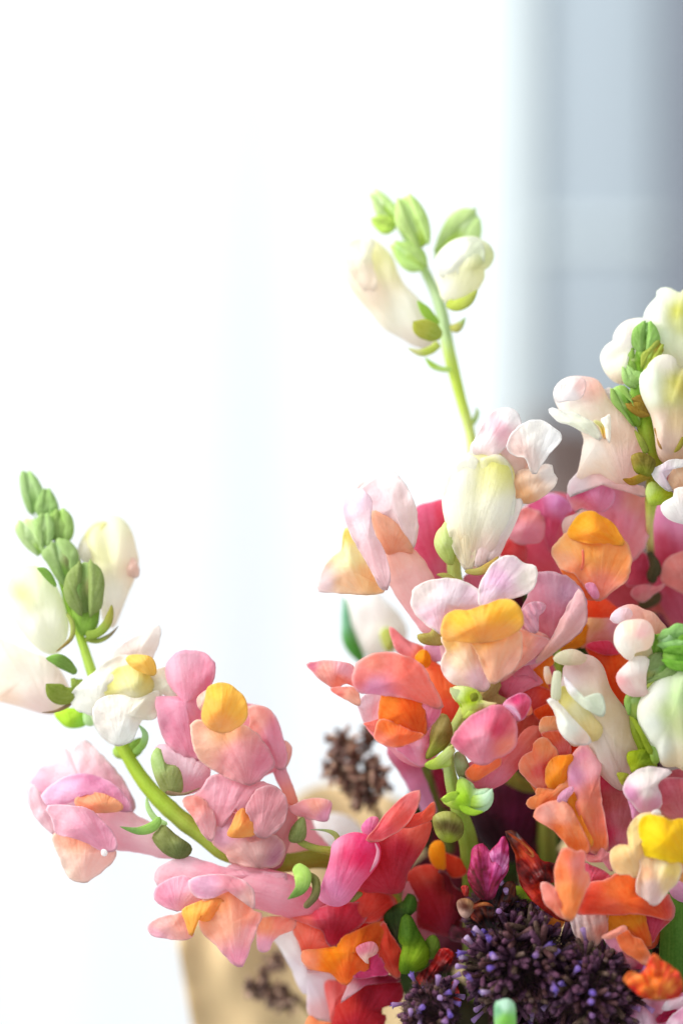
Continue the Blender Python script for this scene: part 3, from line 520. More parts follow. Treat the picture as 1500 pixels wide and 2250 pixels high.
for q_, s_, w_, c_ in ((0, '1150 420 1110 350 1075 322 1060 300', [50, 60, 40, 4], '1150,420,b4d020 1070,310,e8f0c0'), (1, '1170 400 1240 400 1290 405 1340 395', [50, 50, 36, 4], '1180,400,b4d030 1320,400,e8dca0'),
                       (2, '1180 380 1200 420 1180 460 1130 486', [60, 60, 40, 5], 'c8dc58'), (3, '1110 950 1060 955 1030 975 1000 968', [60, 50, 34, 4], 'b4d44c'), (4, '1150 980 1230 985 1280 960 1312 905', [70, 80, 60, 6], '1150,980,a8cc30 1310,920,d4f0d4'),
                       (5, '1080 660 1020 720 960 770 900 768', [50, 60, 50, 4], '1080,660,d4e490 920,770,b4c850'), (6, '1130 990 1150 1030 1200 1050 1260 1045', [50, 50, 40, 6], '98c028')):
    t('sepal', 'T1', s_, [-24, -42], c_, Cn, w=w_, flat=.35)
u('scar', 'T1', '1180 345 1215 335 1225 370 1190 385', -52, '7c8418', Cn, mat='green')
cup = u('node', 'T1', '962 1080 1020 1050 1092 1062 1132 1120 1124 1192 1060 1226 1000 1204 970 1150', -10, '1020,1062,b4b464 1100,1075,a8a850 1040,1130,4a3414 1080,1145,50381a 1000,1140,5c4a1c 1050,1215,98a828 985,1185,98a040', Cn, mat='green')
# round rosy bloom right of the stem
f = u('flower', 'T1', '1155 840 1160 790 1180 760 1300 720 1400 680 1460 630 1520 555 1590 550 1580 680 1502 730 1442 802 1382 864 1302 904 1240 935 1188 902 1195 865', 20, '1300,850,e87c98 1450,700,d86464 1550,620,e07460', Cn, mat='petal', lab='rosy bloom with a round hooded lip, right of the pale green stem')
p('lower_lip', 'T1', '1150 822 1188 770 1270 740 1345 715 1362 760 1282 822 1202 862', -10, '1180,800,ff7a30 1300,760,ff8448', f)
p('upper_lip', 'T1', '1072 630 1108 560 1170 490 1250 440 1342 413 1402 440 1443 500 1453 580 1442 652 1382 702 1312 732 1262 763 1200 743 1138 693', -50, '1120,600,ee7498 1250,480,ee7ca4 1340,560,e83c68 1390,650,ffa088 1230,700,f49cb4 1250,600,f2a4bc', f, edge='f8a0b4', b=30)
p('side_lobe', 'T1', '1378 402 1430 358 1500 338 1540 380 1530 430 1500 486 1462 500 1432 452 1400 442', -40, '1450,380,f03c84 1500,440,e84870 1420,430,fbc4e4', f, edge='f8a8d0')
t('petal_edge', 'T1', '1385 410 1430 425 1465 465 1480 500', [-62, -60], 'fbd0ea', f, w=[10, 22, 20, 6], mat='petal', flat=.6)  # pale tube paints the highlight along this rim
u('calyx', 'T1', '1088 700 1130 695 1172 780 1155 842 1112 834 1088 760', 0, '1110,740,b4c08c 1140,820,8c8c58', f, mat='green')
t('sepal', 'T1', '1110 842 1150 862 1190 890 1198 930', [-10, -20], 'a4b880', f, w=[30, 30, 26, 6], flat=.5)
LIFT[0] = .06; GAM[0] = .74

# ================================================================ D: upper right spray
BASE[0] = 60
D = thing('snapdragon_stem', 'snapdragon spray at the upper right edge, white buds round a green tip', 'flower', 1430, 1900, 90, 'snapdragon stems in the bouquet')
t('stem', 'N', '1420 770 1405 830 1400 880 1412 920 1424 960 1436 1010 1436 1060 1430 1100 1426 1150 1427 1180 1430 1300 1420 1500 1400 1800 1300 2200', [30, 10, 10, 0, 0, 10, 20, 20, 30, 60, 200, 300, 320, 350], '1400,830,94c850 1410,920,98c028 1424,960,90a828 1436,1030,a8a820 1430,1090,c0d050 1426,1170,d8cc80 1428,1250,5a3a24 1400,1500,4a3a20', D, w=[30, 34, 34, 36, 38, 40, 34, 26, 16, 14, 20, 30, 30, 30], n=90)
bw = u('bud', 'U1', '1228 110 1280 80 1345 84 1400 110 1462 140 1560 150 1560 1000 1440 960 1340 860 1242 760 1198 640 1150 500 1088 410 1100 330 1150 250 1225 170', 40, '1440,330,c8c830 1470,450,dce090 1280,120,f6faec 1180,350,fafcf4 1250,600,eaf6e0 1400,700,eaf0cc 1400,900,eee6cc', D, lab='largest white bud at the right edge', groove=(80, .25))
bx = u('bud', 'U1', '608 830 640 740 700 680 745 655 752 590 800 505 880 442 1000 414 1120 430 1182 560 1102 700 1002 900 882 1002 862 1102 762 1082 690 1022 638 940', 20, '650,820,f8faf0 820,560,fbf6f4 900,480,fbe4dc 1050,450,f8fbf2 800,950,f2f6d8 800,1040,f8dcc8', D, groove=(150, .25))
u('bud', 'U1', '958 570 1010 500 1080 468 1160 490 1202 572 1213 655 1152 742 1062 762 990 722 958 660', 0, '1010,520,b4e090 1130,600,5c9c28 1000,640,88bc40 1050,700,a0c860', D, mat='green', groove=(75, .4))
u('bud', 'U1', '1058 810 1130 742 1200 668 1240 690 1268 745 1242 785 1192 832 1132 932 1070 950', -10, '1100,800,a8d060 1230,740,b09c30 1150,850,a0b030', D, mat='green')
u('bud', 'U1', '888 800 920 780 962 750 1030 752 1082 782 1102 900 1062 992 1002 1012 940 982 900 902', 0, '910,850,a4b070 1000,900,7cb41c 1050,800,6cae18', D, mat='green', ruf=1.6)
u('bud', 'U1', '848 960 880 900 940 970 1040 1008 1030 1080 942 1142 880 1112 848 1052', -5, '880,1000,b4dc88 1000,1050,a4cc70', D, mat='green')
u('bud', 'U1', '728 1230 760 1182 830 1163 890 1200 902 1282 932 1362 1002 1452 1002 1560 922 1522 862 1442 800 1382 740 1312', -20, '760,1220,a8d474 850,1280,5a9014 780,1330,cce090 900,1420,709c20 950,1500,78a424', D, mat='green', groove=(55, .3))
u('bud', 'U1', '898 1362 962 1290 1042 1258 1102 1342 1142 1402 1082 1462 1002 1452', -25, '1000,1350,9c7a20 1100,1400,8a6414', D, mat='green')
bz = u('bud', 'U1', '1038 1060 1060 1002 1110 962 1142 902 1222 832 1322 813 1402 858 1415 922 1482 972 1560 992 1560 1800 1500 1952 1380 2002 1262 1942 1222 1822 1202 1642 1162 1462 1080 1302 1043 1180', -30, '1100,1050,eaf8ec 1300,880,ece4dc 1420,1100,b4b428 1350,1250,c8c860 1480,1150,b8a430 1150,1250,ecf6e6 1250,1500,f6dccc 1400,1500,e4c48c 1300,1800,eeccbc 1400,1950,c89c70', D, groove=(85, .2), lab='white bud flushed olive and peach beside the green stem')
t('sepal', 'U2', '1185 200 1232 290 1250 380 1300 430 1400 470', [-50, -60, -50], '1230,280,a07038 1350,440,b88850', bz, w=[30, 60, 60, 60, 20], flat=.5)
t('sepal', 'U2', '1400 470 1460 400 1500 300', [-60, -60], 'a09030', bz, w=[20, 60, 40], flat=.5)
hw = u('flower', 'U1', '98 1260 108 1170 180 1090 290 1053 430 1058 542 1088 602 1170 662 1290 742 1362 842 1462 942 1602 1022 1722 1082 1882 1132 2002 1100 2140 962 2185 862 2240 722 2210 602 2130 482 2130 335 2180 370 2060 395 1942 418 1800 430 1740 400 1640 340 1560 240 1500 160 1400', 0, '150,1150,fbfaf8 480,1200,f8c4a8 420,1180,f8c8cc 300,1300,fcfaf6 350,1450,f2f2dc 600,1400,eee2c8 700,1600,f2dccc 500,1850,fbf8f0 800,1700,f4d4b8 900,1950,f8ccc4 600,2050,f8e4cc 1000,2100,f6c8c0', D, mat='petal', tilt=(-.05, 0), b=36, lab='big white and peach bloom facing left at the upper right')
p('upper_lip', 'U1', '90 1245 110 1170 180 1090 290 1053 400 1060 430 1130 400 1240 330 1290 220 1300 130 1320 95 1290', -38, '150,1150,fdfcfa 400,1150,fae0dc 250,1250,fbf8fa', hw)
p('lower_lip', 'U1', '28 1400 80 1388 160 1420 300 1440 422 1500 522 1560 602 1700 572 1730 462 1665 402 1645 322 1600 240 1560 140 1535 80 1485 35 1430', -35, '100,1450,fbfdf6 400,1580,f6faec', hw, edge='ffffff')
p('throat', 'U1', '515 1530 580 1590 620 1700 645 1722 665 1640 645 1580 560 1520', -38, '600,1650,f8e468 630,1700,f8c878 560,1560,f0f0b0', hw, b=-6)
p('petal_edge', 'U1', '598 1512 650 1480 692 1455 702 1600 692 1762 655 1700 640 1600', -46, 'fdfcf4', hw, b=4)
p('side_lobe', 'U1', '618 1190 650 1172 692 1160 742 1200 725 1290 682 1312', 10, 'fbf2f0', hw)
p('lower_lip', 'U2', '232 905 250 800 330 712 400 640 600 700 800 762 900 832 1040 842 1110 900 1080 960 900 900 700 850 450 775 330 830 270 950', -10, '300,780,fbeef0 600,740,f8d8d4 900,880,f4ccc8', hw)
u('calyx', 'U2', '935 515 980 490 1020 478 1100 500 1182 560 1172 682 1132 732 1062 722 980 682 945 600', -50, '960,540,8c7424 1100,560,6c5c10 1050,680,7c8010', hw, mat='green', ruf=1.6)
t('sepal', 'U2', '1135 720 1020 758 930 790 835 762', [-50, -70], '1050,740,9c7c14 900,780,a87410', hw, w=[70, 96, 90, 20], flat=.45)
t('sepal', 'U2', '965 225 1040 350 1100 480', [-30, -50], '980,260,8c9430 1080,420,6a7418', hw, w=[16, 80, 70], flat=.5)
u('node', 'U2', '1092 900 1120 820 1160 800 1222 832 1330 890 1385 928 1372 970 1330 1000 1252 1035 1140 1045 1110 980', -20, '1130,900,c4d880 1200,950,b4cc30 1330,930,acb410', D, mat='green')
# white bloom cut by the right edge
BASE[0] = 20
f = u('flower', 'U2', '1400 700 1480 620 1560 560 1600 600 1600 900 1560 960 1420 900 1380 840', 30, 'f2d0b4', D, mat='petal', lab='small white bloom with a peach throat, cut off by the right edge')
p('upper_lip', 'U2', '1262 560 1320 515 1382 488 1502 438 1580 430 1580 570 1402 560 1300 590', 10, '1350,530,f0a8b8 1500,500,eca4cc', f)
p('upper_lip', 'U2', '1148 672 1180 645 1222 630 1282 596 1342 558 1442 550 1580 568 1580 606 1462 604 1402 622 1342 702 1302 762 1332 842 1382 885 1330 890 1270 850 1222 802 1172 742', -15, '1180,680,fcfcfc 1300,700,f4e4f0 1450,580,fcfcfa', f, edge='ffffff', c='1262 680')
p('throat', 'U2', '1278 690 1342 638 1422 608 1402 680 1352 782 1310 770', 0, 'f0a8b4', f, b=-6)
p('throat', 'U2', '1335 770 1382 660 1442 604 1580 598 1580 880 1402 875 1350 840', -8, '1400,700,f4d4b0 1500,800,eec8a4', f)
u('lower_lip', 'U2', '1262 1062 1300 1020 1335 1000 1402 960 1412 880 1502 860 1580 860 1580 1225 1442 1232 1342 1192 1280 1130', -20, '1350,1050,fafcfa 1450,1180,f4f0f0 1500,900,f8eee8', f, mat='petal')
# mauve pink bloom with a yellow mouth
BASE[0] = 75
f = p('flower', 'S6', '770 170 850 172 930 188 1000 228 1102 240 1202 250 1242 302 1254 422 1242 562 1202 682 1122 762 1060 800 1000 700 900 500 800 330', 25, '850,220,ec98c0 1150,320,f4b0a8 1200,600,ec9ca4 1050,500,e88ca4 950,300,ec9cbc', D, lab='mauve pink bloom with a golden mouth below the white buds', fold=(60, 2, 6))
p('upper_lip', 'S6', '653 290 690 222 760 180 860 173 942 200 985 260 990 330 932 402 852 412 762 382 702 402 672 350', -15, '740,280,e8508c 700,240,f0a0c8 850,250,f094c0 930,300,ec90b8 720,360,f4a0a8', f, edge='f8b4d4')
p('side_lobe', 'S6', '615 525 640 462 720 432 762 402 812 420 730 480 690 560 645 605', -8, 'ffeae2', f)
p('lower_lip', 'S6', '552 680 620 602 680 562 800 560 960 580 1062 632 1102 702 1108 802 1082 902 1002 972 942 1022 880 1060 832 1030 782 952 702 862 622 832 565 760', -35, '650,650,ffc468 800,720,ffb84a 1000,750,ffac50 900,950,ff9c80 620,780,fcc090 700,850,ff9c60', f, fold=(85, 2, 5))
u('palate', 'S6', '655 575 690 500 742 440 830 412 880 440 902 452 972 492 1022 560 1068 650 1000 655 902 640 800 640 702 620', -48, '750,480,ffc408 850,450,ffb800 950,540,ffb410 800,600,ffb430', f, mat='petal', groove=(100, .3))
p('petal_edge', 'S6', '758 700 772 702 775 800 760 842 748 832 762 780', -62, 'f07850', f, b=2)
p('lower_lip', 'S6', '598 828 700 858 782 950 832 1032 852 1062 760 1042 700 950 640 892', -25, '650,870,ffa04c 800,1020,f87830', f)
p('lower_lip', 'S6', '782 950 842 938 882 1012 872 1052 830 1036', -45, 'f4a4cc', f)
# deep pink bloom further back
BASE[0] = 150
f = u('flower', 'S6', '200 560 360 380 480 300 640 300 700 420 760 600 760 900 560 900 400 870 250 800 160 720', 50, '250,700,e0506a 500,700,d86080 500,850,e06474 650,800,e080a0', D, mat='petal', lab='deep pink bloom set back between the white bloom and the mauve one')
p('upper_lip', 'S6', '355 385 420 330 482 300 562 288 642 330 692 390 642 430 602 502 562 622 542 722 502 642 472 502 402 412', -20, '400,370,d84484 580,330,eca4e0 640,400,e898cc 530,520,e0487c 550,650,e05888', f)
p('lower_lip', 'S6', '225 582 268 450 330 392 402 402 462 432 482 522 462 622 382 642 310 652 258 622', -30, '350,420,f8a4a4 380,580,f0a4bc 270,560,f4b4c4', f)
p('side_lobe', 'S6', '158 722 240 602 330 650 350 700 340 800 240 760', -5, '200,720,e8484c 320,700,dc4c54', f)
BASE[0] = 170
f = u('flower', 'U2', '1165 1200 1200 1090 1280 1040 1400 1100 1620 1100 1620 2400 1300 2200 1150 1700', 30, '1250,1200,eca0cc 1400,1280,f0a4cc 1300,1420,c43458 1300,1600,c43454 1200,1700,d84468', D, mat='petal', lab='deep pink bloom at the right edge behind the white bud')
p('lower_lip', 'U3', '1285 220 1342 130 1422 90 1600 90 1600 520 1452 492 1362 442 1282 402 1258 330', -50, '1350,250,f09c94 1500,300,e8948c 1400,450,f08c84', f)
p('lower_lip', 'U3', '925 525 960 460 1082 428 1202 448 1295 415 1262 470 1182 520 1102 592 1042 612 962 572', -60, '1000,500,e47484 1050,580,ec9c9c', f)
p('side_lobe', 'U3', '900 100 960 60 1100 100 1130 300 1120 420 960 440 880 430 900 300', -30, '1000,200,d03c64 1050,330,c82850 940,420,dc5070', f)
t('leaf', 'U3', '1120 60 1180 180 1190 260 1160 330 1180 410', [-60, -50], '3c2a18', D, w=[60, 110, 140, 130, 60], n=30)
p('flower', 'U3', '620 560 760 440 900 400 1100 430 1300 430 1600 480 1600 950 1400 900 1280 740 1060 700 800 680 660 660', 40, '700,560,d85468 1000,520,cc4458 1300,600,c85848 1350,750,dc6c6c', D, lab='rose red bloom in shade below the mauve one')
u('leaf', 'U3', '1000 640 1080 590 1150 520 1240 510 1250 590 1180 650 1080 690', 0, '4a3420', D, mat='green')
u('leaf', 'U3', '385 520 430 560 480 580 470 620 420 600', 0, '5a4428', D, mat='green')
LIFT[0] = .02; GAM[0] = .73
# ================================================================ F: orange stems in the middle right
BASE[0] = 70
Fo = thing('snapdragon_stem', 'orange snapdragon spray in the dense middle right, coral and tangerine blooms', 'flower', 1200, 1950, 90, 'snapdragon stems in the bouquet')
t('stem', 'N', '1240 1300 1230 1500 1220 1700 1200 1800 1205 1950 1190 2200', [260, 260, 240, 180, 200, 260], '1240,1400,7a8a28 1200,1800,8a9038 1200,1950,6a7020', Fo, w=[24, 28, 32, 40, 40, 40])
f = u('flower', 'U3', '410 600 480 570 640 590 720 650 780 700 720 790 600 800 520 830 430 830 405 720', 60, '500,700,ff5218 700,700,fc5c2c', Fo, mat='petal', lab='scarlet orange petal glimpsed under the golden mouth')
f = u('flower', 'U3', '395 820 460 800 602 806 702 806 800 860 820 980 760 1080 642 1050 522 1058 432 1092 360 1110 420 1000 440 880', 30, '430,840,ffd090 550,880,dca070 600,980,e48c84 740,900,eca0b0', Fo, mat='petal', lab='coral bloom with peach back lying behind the white hooded one')
p('palate', 'U3', '390 875 452 875 450 990 402 1082 330 1122 232 1165 150 1140 262 1040', 20, 'ee9410', f)
p('side_lobe', 'U3', '430 1100 480 1062 562 1046 690 1046 752 1110 812 1172 742 1190 640 1190 540 1160', 0, 'f43c68', f)
p('lower_lip', 'U3', '420 1100 540 1150 640 1178 742 1178 822 1162 930 1235 862 1322 812 1402 782 1442 800 1540 862 1622 920 1720 850 1740 722 1722 650 1622 620 1500 560 1360 470 1180', 10, '600,1180,e43c10 800,1250,ff6410 700,1500,ff5c10 850,1680,ff5818', f)
# red orange mass behind the white bloom
BASE[0] = 60
f = u('flower', 'T6', '250 620 300 540 400 480 500 430 600 440 660 560 680 700 700 900 620 960 520 860 440 860 330 800', 60, '350,640,e87094 500,560,e8709c 560,700,e84c3c 600,850,f05020', Fo, mat='petal', lab='rose and scarlet bloom pressed between the white bloom and the stem')
p('side_lobe', 'T6', '265 610 350 520 420 490 480 500 560 580 570 600 480 640 400 680 300 706', -20, '350,620,ec7ca4 500,590,f494b4 300,690,c85060', f)
p('side_lobe', 'T6', '380 560 420 500 480 480 540 590 500 560 440 550', -28, 'ee8cac', f)
p('upper_lip', 'T6', '470 480 560 430 640 420 640 480 590 500 600 600 620 660 560 640 500 560', 0, 'ff9820', f)
p('side_lobe', 'T6', '430 640 520 620 620 650 640 700 600 740 520 790 462 800 450 720', -5, '500,700,e85454 600,680,f44c28', f)
u('petal_edge', 'T6', '438 762 452 738 488 742 505 790 488 812 450 812', -40, 'ffb08c', f, mat='petal')
p('lower_lip', 'T6', '515 790 600 742 655 740 668 800 640 830 560 850', -15, 'ff6010', f)
p('side_lobe', 'T6', '400 870 480 820 520 810 560 880 560 940 480 1010 420 1080 380 1060 400 960', 0, '480,900,d4604c 430,1020,d86c74', f)
# orange bloom
BASE[0] = 15
f = u('flower', 'T2', '420 800 520 780 640 860 700 900 680 1060 600 1180 480 1180 400 1080 360 960', 50, 'ff8a40', Fo, mat='petal', lab='tangerine bloom with a glowing orange centre')
p('upper_lip', 'T2', '447 650 470 592 540 580 585 582 600 640 612 690 562 705 482 712 455 695', -20, '500,620,ffb070 480,690,ffcc98', f)
p('upper_lip', 'T2', '462 708 540 690 600 692 645 730 672 790 674 850 632 888 590 862 530 790', -25, '540,730,e85c30 620,830,e0605c', f)
p('upper_lip', 'T2', '580 640 642 738 702 788 782 788 750 840 702 880 660 890 674 800 630 720', -10, 'fb5424', f)
p('side_lobe', 'T2', '298 930 322 880 365 850 402 832 412 772 482 738 540 790 582 850 562 902 502 962 492 1102 422 1102 362 1042 310 992', -30, '480,780,ffa868 380,900,ff9868 440,980,ec5450 320,960,ffa070 430,1080,f08468', f)
u('palate', 'T2', '495 985 525 905 580 872 640 868 690 868 672 962 662 1042 622 1102 562 1115 502 1082', -40, '600,920,ff9c04 540,950,ffac50 580,1050,ffa010', f, mat='petal', groove=(80, .3))
p('lower_lip', 'T2', '352 1220 378 1180 425 1158 425 1110 500 1115 562 1122 622 1112 642 1062 652 1020 692 1062 662 1122 602 1182 522 1222 442 1252 385 1252', -42, '420,1200,ff9c50 600,1110,ffb070 500,1190,ff8c44', f, edge='ffb080', curl=-.6)
# folded salmon orange bloom
BASE[0] = 0
f = u('flower', 'T2', '880 950 950 1010 1022 1092 1072 1112 1100 1200 1142 1342 1102 1432 1102 1532 1002 1542 940 1560 840 1600 700 1540 760 1300 820 1100', 60, '1000,1200,d0586c 900,1020,e0486c 1050,1400,e07890 1000,1480,e07898', Fo, mat='petal', lab='salmon orange bloom folded lengthwise, left of the yellow mouthed one')
p('side_lobe', 'T2', '885 955 952 1012 1022 1092 1074 1112 1092 1202 1145 1342 1102 1432 1095 1532 1002 1545 952 1522 932 1402 902 1252 878 1092', 0, '920,1020,dc4064 980,1200,c85858 1050,1350,d07080 960,1450,e03070 1040,1480,e48cac', f, fold=(75, 2, 6))
p('side_lobe', 'T2', '662 985 690 890 722 832 775 792 830 845 892 922 882 1002 882 1102 912 1302 942 1502 922 1572 852 1585 812 1542 762 1442 722 1332 702 1202 672 1102', -30, '740,870,f4a8c0 800,930,f8bcc0 700,1000,eca4cc 850,1150,f48c70 900,1350,f88060 850,1500,ff8840 780,1300,fb9c6c', f, fold=(75, 4, 6), edge='f8b8b0')
p('palate', 'T2', '655 1200 690 1125 722 1200 762 1332 802 1422 842 1502 802 1540 742 1402 692 1302', -42, '690,1200,ec8410 780,1400,ffb040', f, b=-4)
p('lower_lip', 'T2', '408 1312 450 1240 540 1208 620 1208 682 1262 742 1382 802 1502 812 1562 762 1592 682 1552 622 1482 542 1402 452 1350', -48, '500,1290,f8b4a4 620,1330,ffb898 600,1400,ff8c38 700,1520,ff8830 720,1420,ff9c54', f, fold=(50, 3, 6), edge='ffa888')
p('petal_edge', 'T2', '578 1200 605 1140 680 1095 695 1130 655 1180 632 1222', -50, 'f0b4d4', f, b=5)
p('lower_lip', 'T2', '788 1592 852 1602 905 1545 935 1575 975 1590 965 1642 985 1712 955 1700 925 1650 802 1642', -30, '850,1610,f89c9c 950,1650,f0a0b4', f)
# lower orange bloom with the pale striped lobe
BASE[0] = -30
f = u('flower', 'U5', '420 1000 500 820 700 740 900 720 1010 900 1320 920 1380 1100 1300 1250 1160 1500 900 1450 500 1300', 70, 'e8602c', Fo, mat='petal', lab='flame orange bloom with a pale striped lobe under it')
p('upper_lip', 'U5', '412 590 502 618 622 668 705 738 642 795 522 805 440 850 400 760', 10, 'ec6080', f)
p('upper_lip', 'U5', '325 1118 402 950 462 820 542 798 642 778 722 728 792 698 902 708 1004 740 1040 850 1110 930 1182 1000 1250 980 1320 915 1362 1002 1393 1110 1382 1172 1342 1200 1102 1142 902 1128 642 1138 482 1134', -25, '500,900,f4502c 450,1080,ee4020 750,880,ff7c28 900,900,ff7018 700,1050,f46038 1200,1100,e8501c 1340,1050,e0483c', f, fold=(20, 2, 6))
p('side_lobe', 'U5', '268 1190 312 1140 402 1118 522 1130 655 1116 664 1222 664 1332 622 1382 562 1472 480 1495 380 1442 308 1362 278 1272', -12, '330,1180,f4e0e0 400,1300,f0d4cc 550,1200,e8c4bc 600,1320,f0987c 420,1420,f8ccbc', f, fold=(85, 8, 3))
p('palate', 'U5', '655 1125 802 1108 1002 1118 1075 1160 1092 1232 1112 1322 1145 1422 1132 1502 1022 1442 902 1352 852 1292 762 1322 672 1332', -8, '800,1180,e88c10 980,1160,f0a020 1080,1350,f0641c', f)
p('side_lobe', 'U5', '1072 1140 1202 1128 1393 1122 1372 1200 1302 1262 1222 1352 1172 1442 1140 1450 1102 1302', -4, '1200,1200,cc3458 1350,1150,d4442c', f)
p('lower_lip', 'U5', '-60 800 0 800 60 832 125 892 202 1002 265 1202 152 1172 60 1092 -10 1032 -50 900', -60, '20,900,ff9c88 130,1080,ff9470', f)
p('lower_lip', 'U5', '152 475 172 440 215 424 272 440 332 468 402 440 413 520 404 660 430 680 467 735 452 820 392 950 342 1080 272 1215 182 1152 132 1002 104 850 98 660 132 540', -70, '250,470,ff8c58 350,560,fba49c 250,900,ffa450 300,1080,ff9c4c 150,700,ff9450 440,740,ffac8c', f, fold=(70, 2, 6))
# curled lobe at the bottom right
BASE[0] = -60
f = p('flower', 'U7', '758 700 832 688 892 718 932 802 1002 872 1102 932 1155 962 1112 1032 1042 1012 962 942 862 832', 10, '850,780,eca0c0 1000,920,eca0b4 1080,980,dc3468', Fo, lab='curled pink and orange lobe at the bottom right')
p('lower_lip', 'U7', '872 660 962 612 1022 678 1102 706 1142 772 1192 852 1205 902 1142 945 1062 892 962 832 902 762', -12, '950,700,f87c38 1100,850,ff8c3c 1150,920,ffb08c', f, edge='ffb08a')
p('petal_edge', 'U7', '735 682 800 640 880 600 942 574 968 608 902 652 832 692 782 702', -22, 'ffb49c', f, b=6)
f = p('withered_flower', 'U7', '943 1082 1002 1008 1062 1050 1132 1020 1162 960 1202 870 1232 848 1302 920 1382 960 1462 1040 1485 1132 1472 1222 1382 1262 1232 1265 1122 1242 1042 1182 978 1122', -95, '980,1080,f08020 1150,1120,ff9c30 1250,950,f07010 1350,1100,f8a030 1450,1150,ec8418 1200,1250,f4902c', Fo, mat='wither', lab='shrivelled orange bloom near the bottom right corner')
t('petal_edge', 'U7', '1290 920 1340 945 1390 975 1415 985', [-60, -50], 'f0a060', f, w=[10, 20, 20, 6], mat='wither')
# ================================================================ E: right front spray
BASE[0] = -30
E = thing('snapdragon_stem', 'front right snapdragon spray, knotted green tip over white buds and a lemon mouthed bloom', 'flower', 1440, 1900, -10, 'snapdragon stems in the bouquet')
t('stem', 'N', '1470 1440 1440 1500 1400 1560 1395 1600 1412 1640 1424 1670 1420 1700 1440 1760 1470 1900 1480 2060 1470 2250', [40, 30, 20, 10, 10, 20, 40, 80, 60, 50, 60], '1400,1560,a4b454 1410,1620,86981c 1424,1660,849c14 1470,1900,5c8c28 1480,2100,46701c', E, w=[24, 26, 24, 24, 28, 36, 40, 40, 50, 60, 60])
tp = lambda s, d, col, **k: u('bud', 'U3', s, d, col, E, mat='green', ruf=1.6, **k)
tp('1148 1100 1160 1010 1222 990 1272 1030 1282 1120 1242 1202 1180 1192', 0, '1180,1050,74b030 1240,1080,98cc50')
tp('1255 1060 1272 980 1292 938 1352 928 1422 878 1482 888 1570 930 1570 1100 1462 1132 1362 1122 1300 1112', -20, '1330,970,c4ecb0 1300,1080,9cd088 1430,950,98cc58 1500,1000,7cb830 1440,1080,5c9c28', groove=(60, .4))
tp('1298 1202 1342 1130 1442 1118 1580 1142 1580 1320 1442 1342 1340 1302', -30, '1350,1200,94cc50 1420,1160,6cac28 1500,1250,5a9c24', groove=(30, .4))
tp('1145 1232 1252 1200 1352 1305 1405 1362 1332 1412 1222 1442 1152 1420 1090 1500 1078 1400 1105 1290', -10, '1160,1300,a4c090 1300,1350,78a448 1120,1420,a8b060')
tp('1320 1330 1420 1320 1500 1300 1580 1330 1580 1420 1440 1400 1380 1390', 0, '7a9a30')
f = u('flower', 'U3', '705 800 735 740 800 690 900 653 982 663 1062 708 1162 738 1242 830 1315 925 1245 1002 1152 1022 1102 900 1002 845 850 842 760 838', 20, '760,780,f8e8f4 950,700,f4bcac 1100,790,f0b8a0 1250,900,ecb498 850,780,f8ccd4', E, mat='petal', lab='shell pink bud with a bead shaped white lip')
p('upper_lip', 'U3', '703 796 738 732 820 690 892 682 940 740 905 800 830 842 760 838', -15, '760,780,fbf0fa 880,750,fbe0e4', f, edge='fff4f4')
u('lower_lip', 'U3', '753 1010 770 920 832 850 932 822 1062 822 1132 870 1165 960 1152 1062 1102 1122 962 1162 940 1235 912 1242 852 1202 790 1132 757 1072', -30, '820,950,fcfaf4 1040,960,fcc8cc 900,900,f4e4c8 820,1120,f8fbf4 1000,1080,f8f2e4 1100,1060,f8e0c8', f, mat='petal', b=34)
u('lower_lip', 'U3', '915 1160 1102 1110 1155 1062 1165 1162 1125 1262 960 1262', -5, 'f2ecc0', f, mat='petal')
u('lower_lip', 'U3', '775 1440 802 1382 882 1302 962 1232 1062 1222 1115 1262 1082 1402 1082 1560 1105 1622 962 1642 862 1602 800 1522', -25, '1000,1280,fcfcf6 880,1380,fcf8f2 820,1480,f8b8bc 1000,1500,fbeae0 900,1560,f8d0d0', f, mat='petal')
# big greenish white bud at the edge
f = u('bud', 'U4', '1012 340 1028 230 1078 140 1182 20 1262 -60 1332 -80 1402 -75 1430 -105 1500 -118 1580 -100 1580 880 1422 902 1282 892 1222 742 1180 690 1122 662 1062 540 1030 440', -10, '1080,250,fbf4ec 1200,80,fcfbf8 1350,330,d4ec94 1450,150,cceca0 1450,450,dce4a0 1150,450,f8fcf6 1250,750,f4f6f0 1400,850,f0d8b0', E, lab='fat greenish white bud at the right edge, level with the green knot', groove=(85, .25), b=46)
u('bud', 'U4', '878 180 940 90 1002 60 1092 70 1080 130 1042 200 1020 272 1010 372 940 352 888 272', 0, '1030,100,7cb83c 930,170,acd080 940,280,a4bc50', E, mat='green')
u('leaf', 'U4', '898 770 990 750 1080 740 1132 792 1185 920 1082 942 952 992 920 922 890 850', -10, '950,850,98a808 1060,840,748a10 960,960,98ac18', E, mat='green', ruf=1.6)
u('leaf', 'U4', '1128 692 1202 690 1245 760 1232 862 1162 895 1138 802', -15, '1200,750,b0d070 1150,850,90b040', E, mat='green')
t('sepal', 'U4', '905 370 960 420 1040 560 1100 680 1155 790', [-10, -30, -30], '8a9c20', E, w=[20, 50, 60, 70, 60], flat=.5)
u('calyx', 'U4', '778 990 902 1010 870 1100 832 1125 790 1052', -10, 'a0a030', E, mat='green')
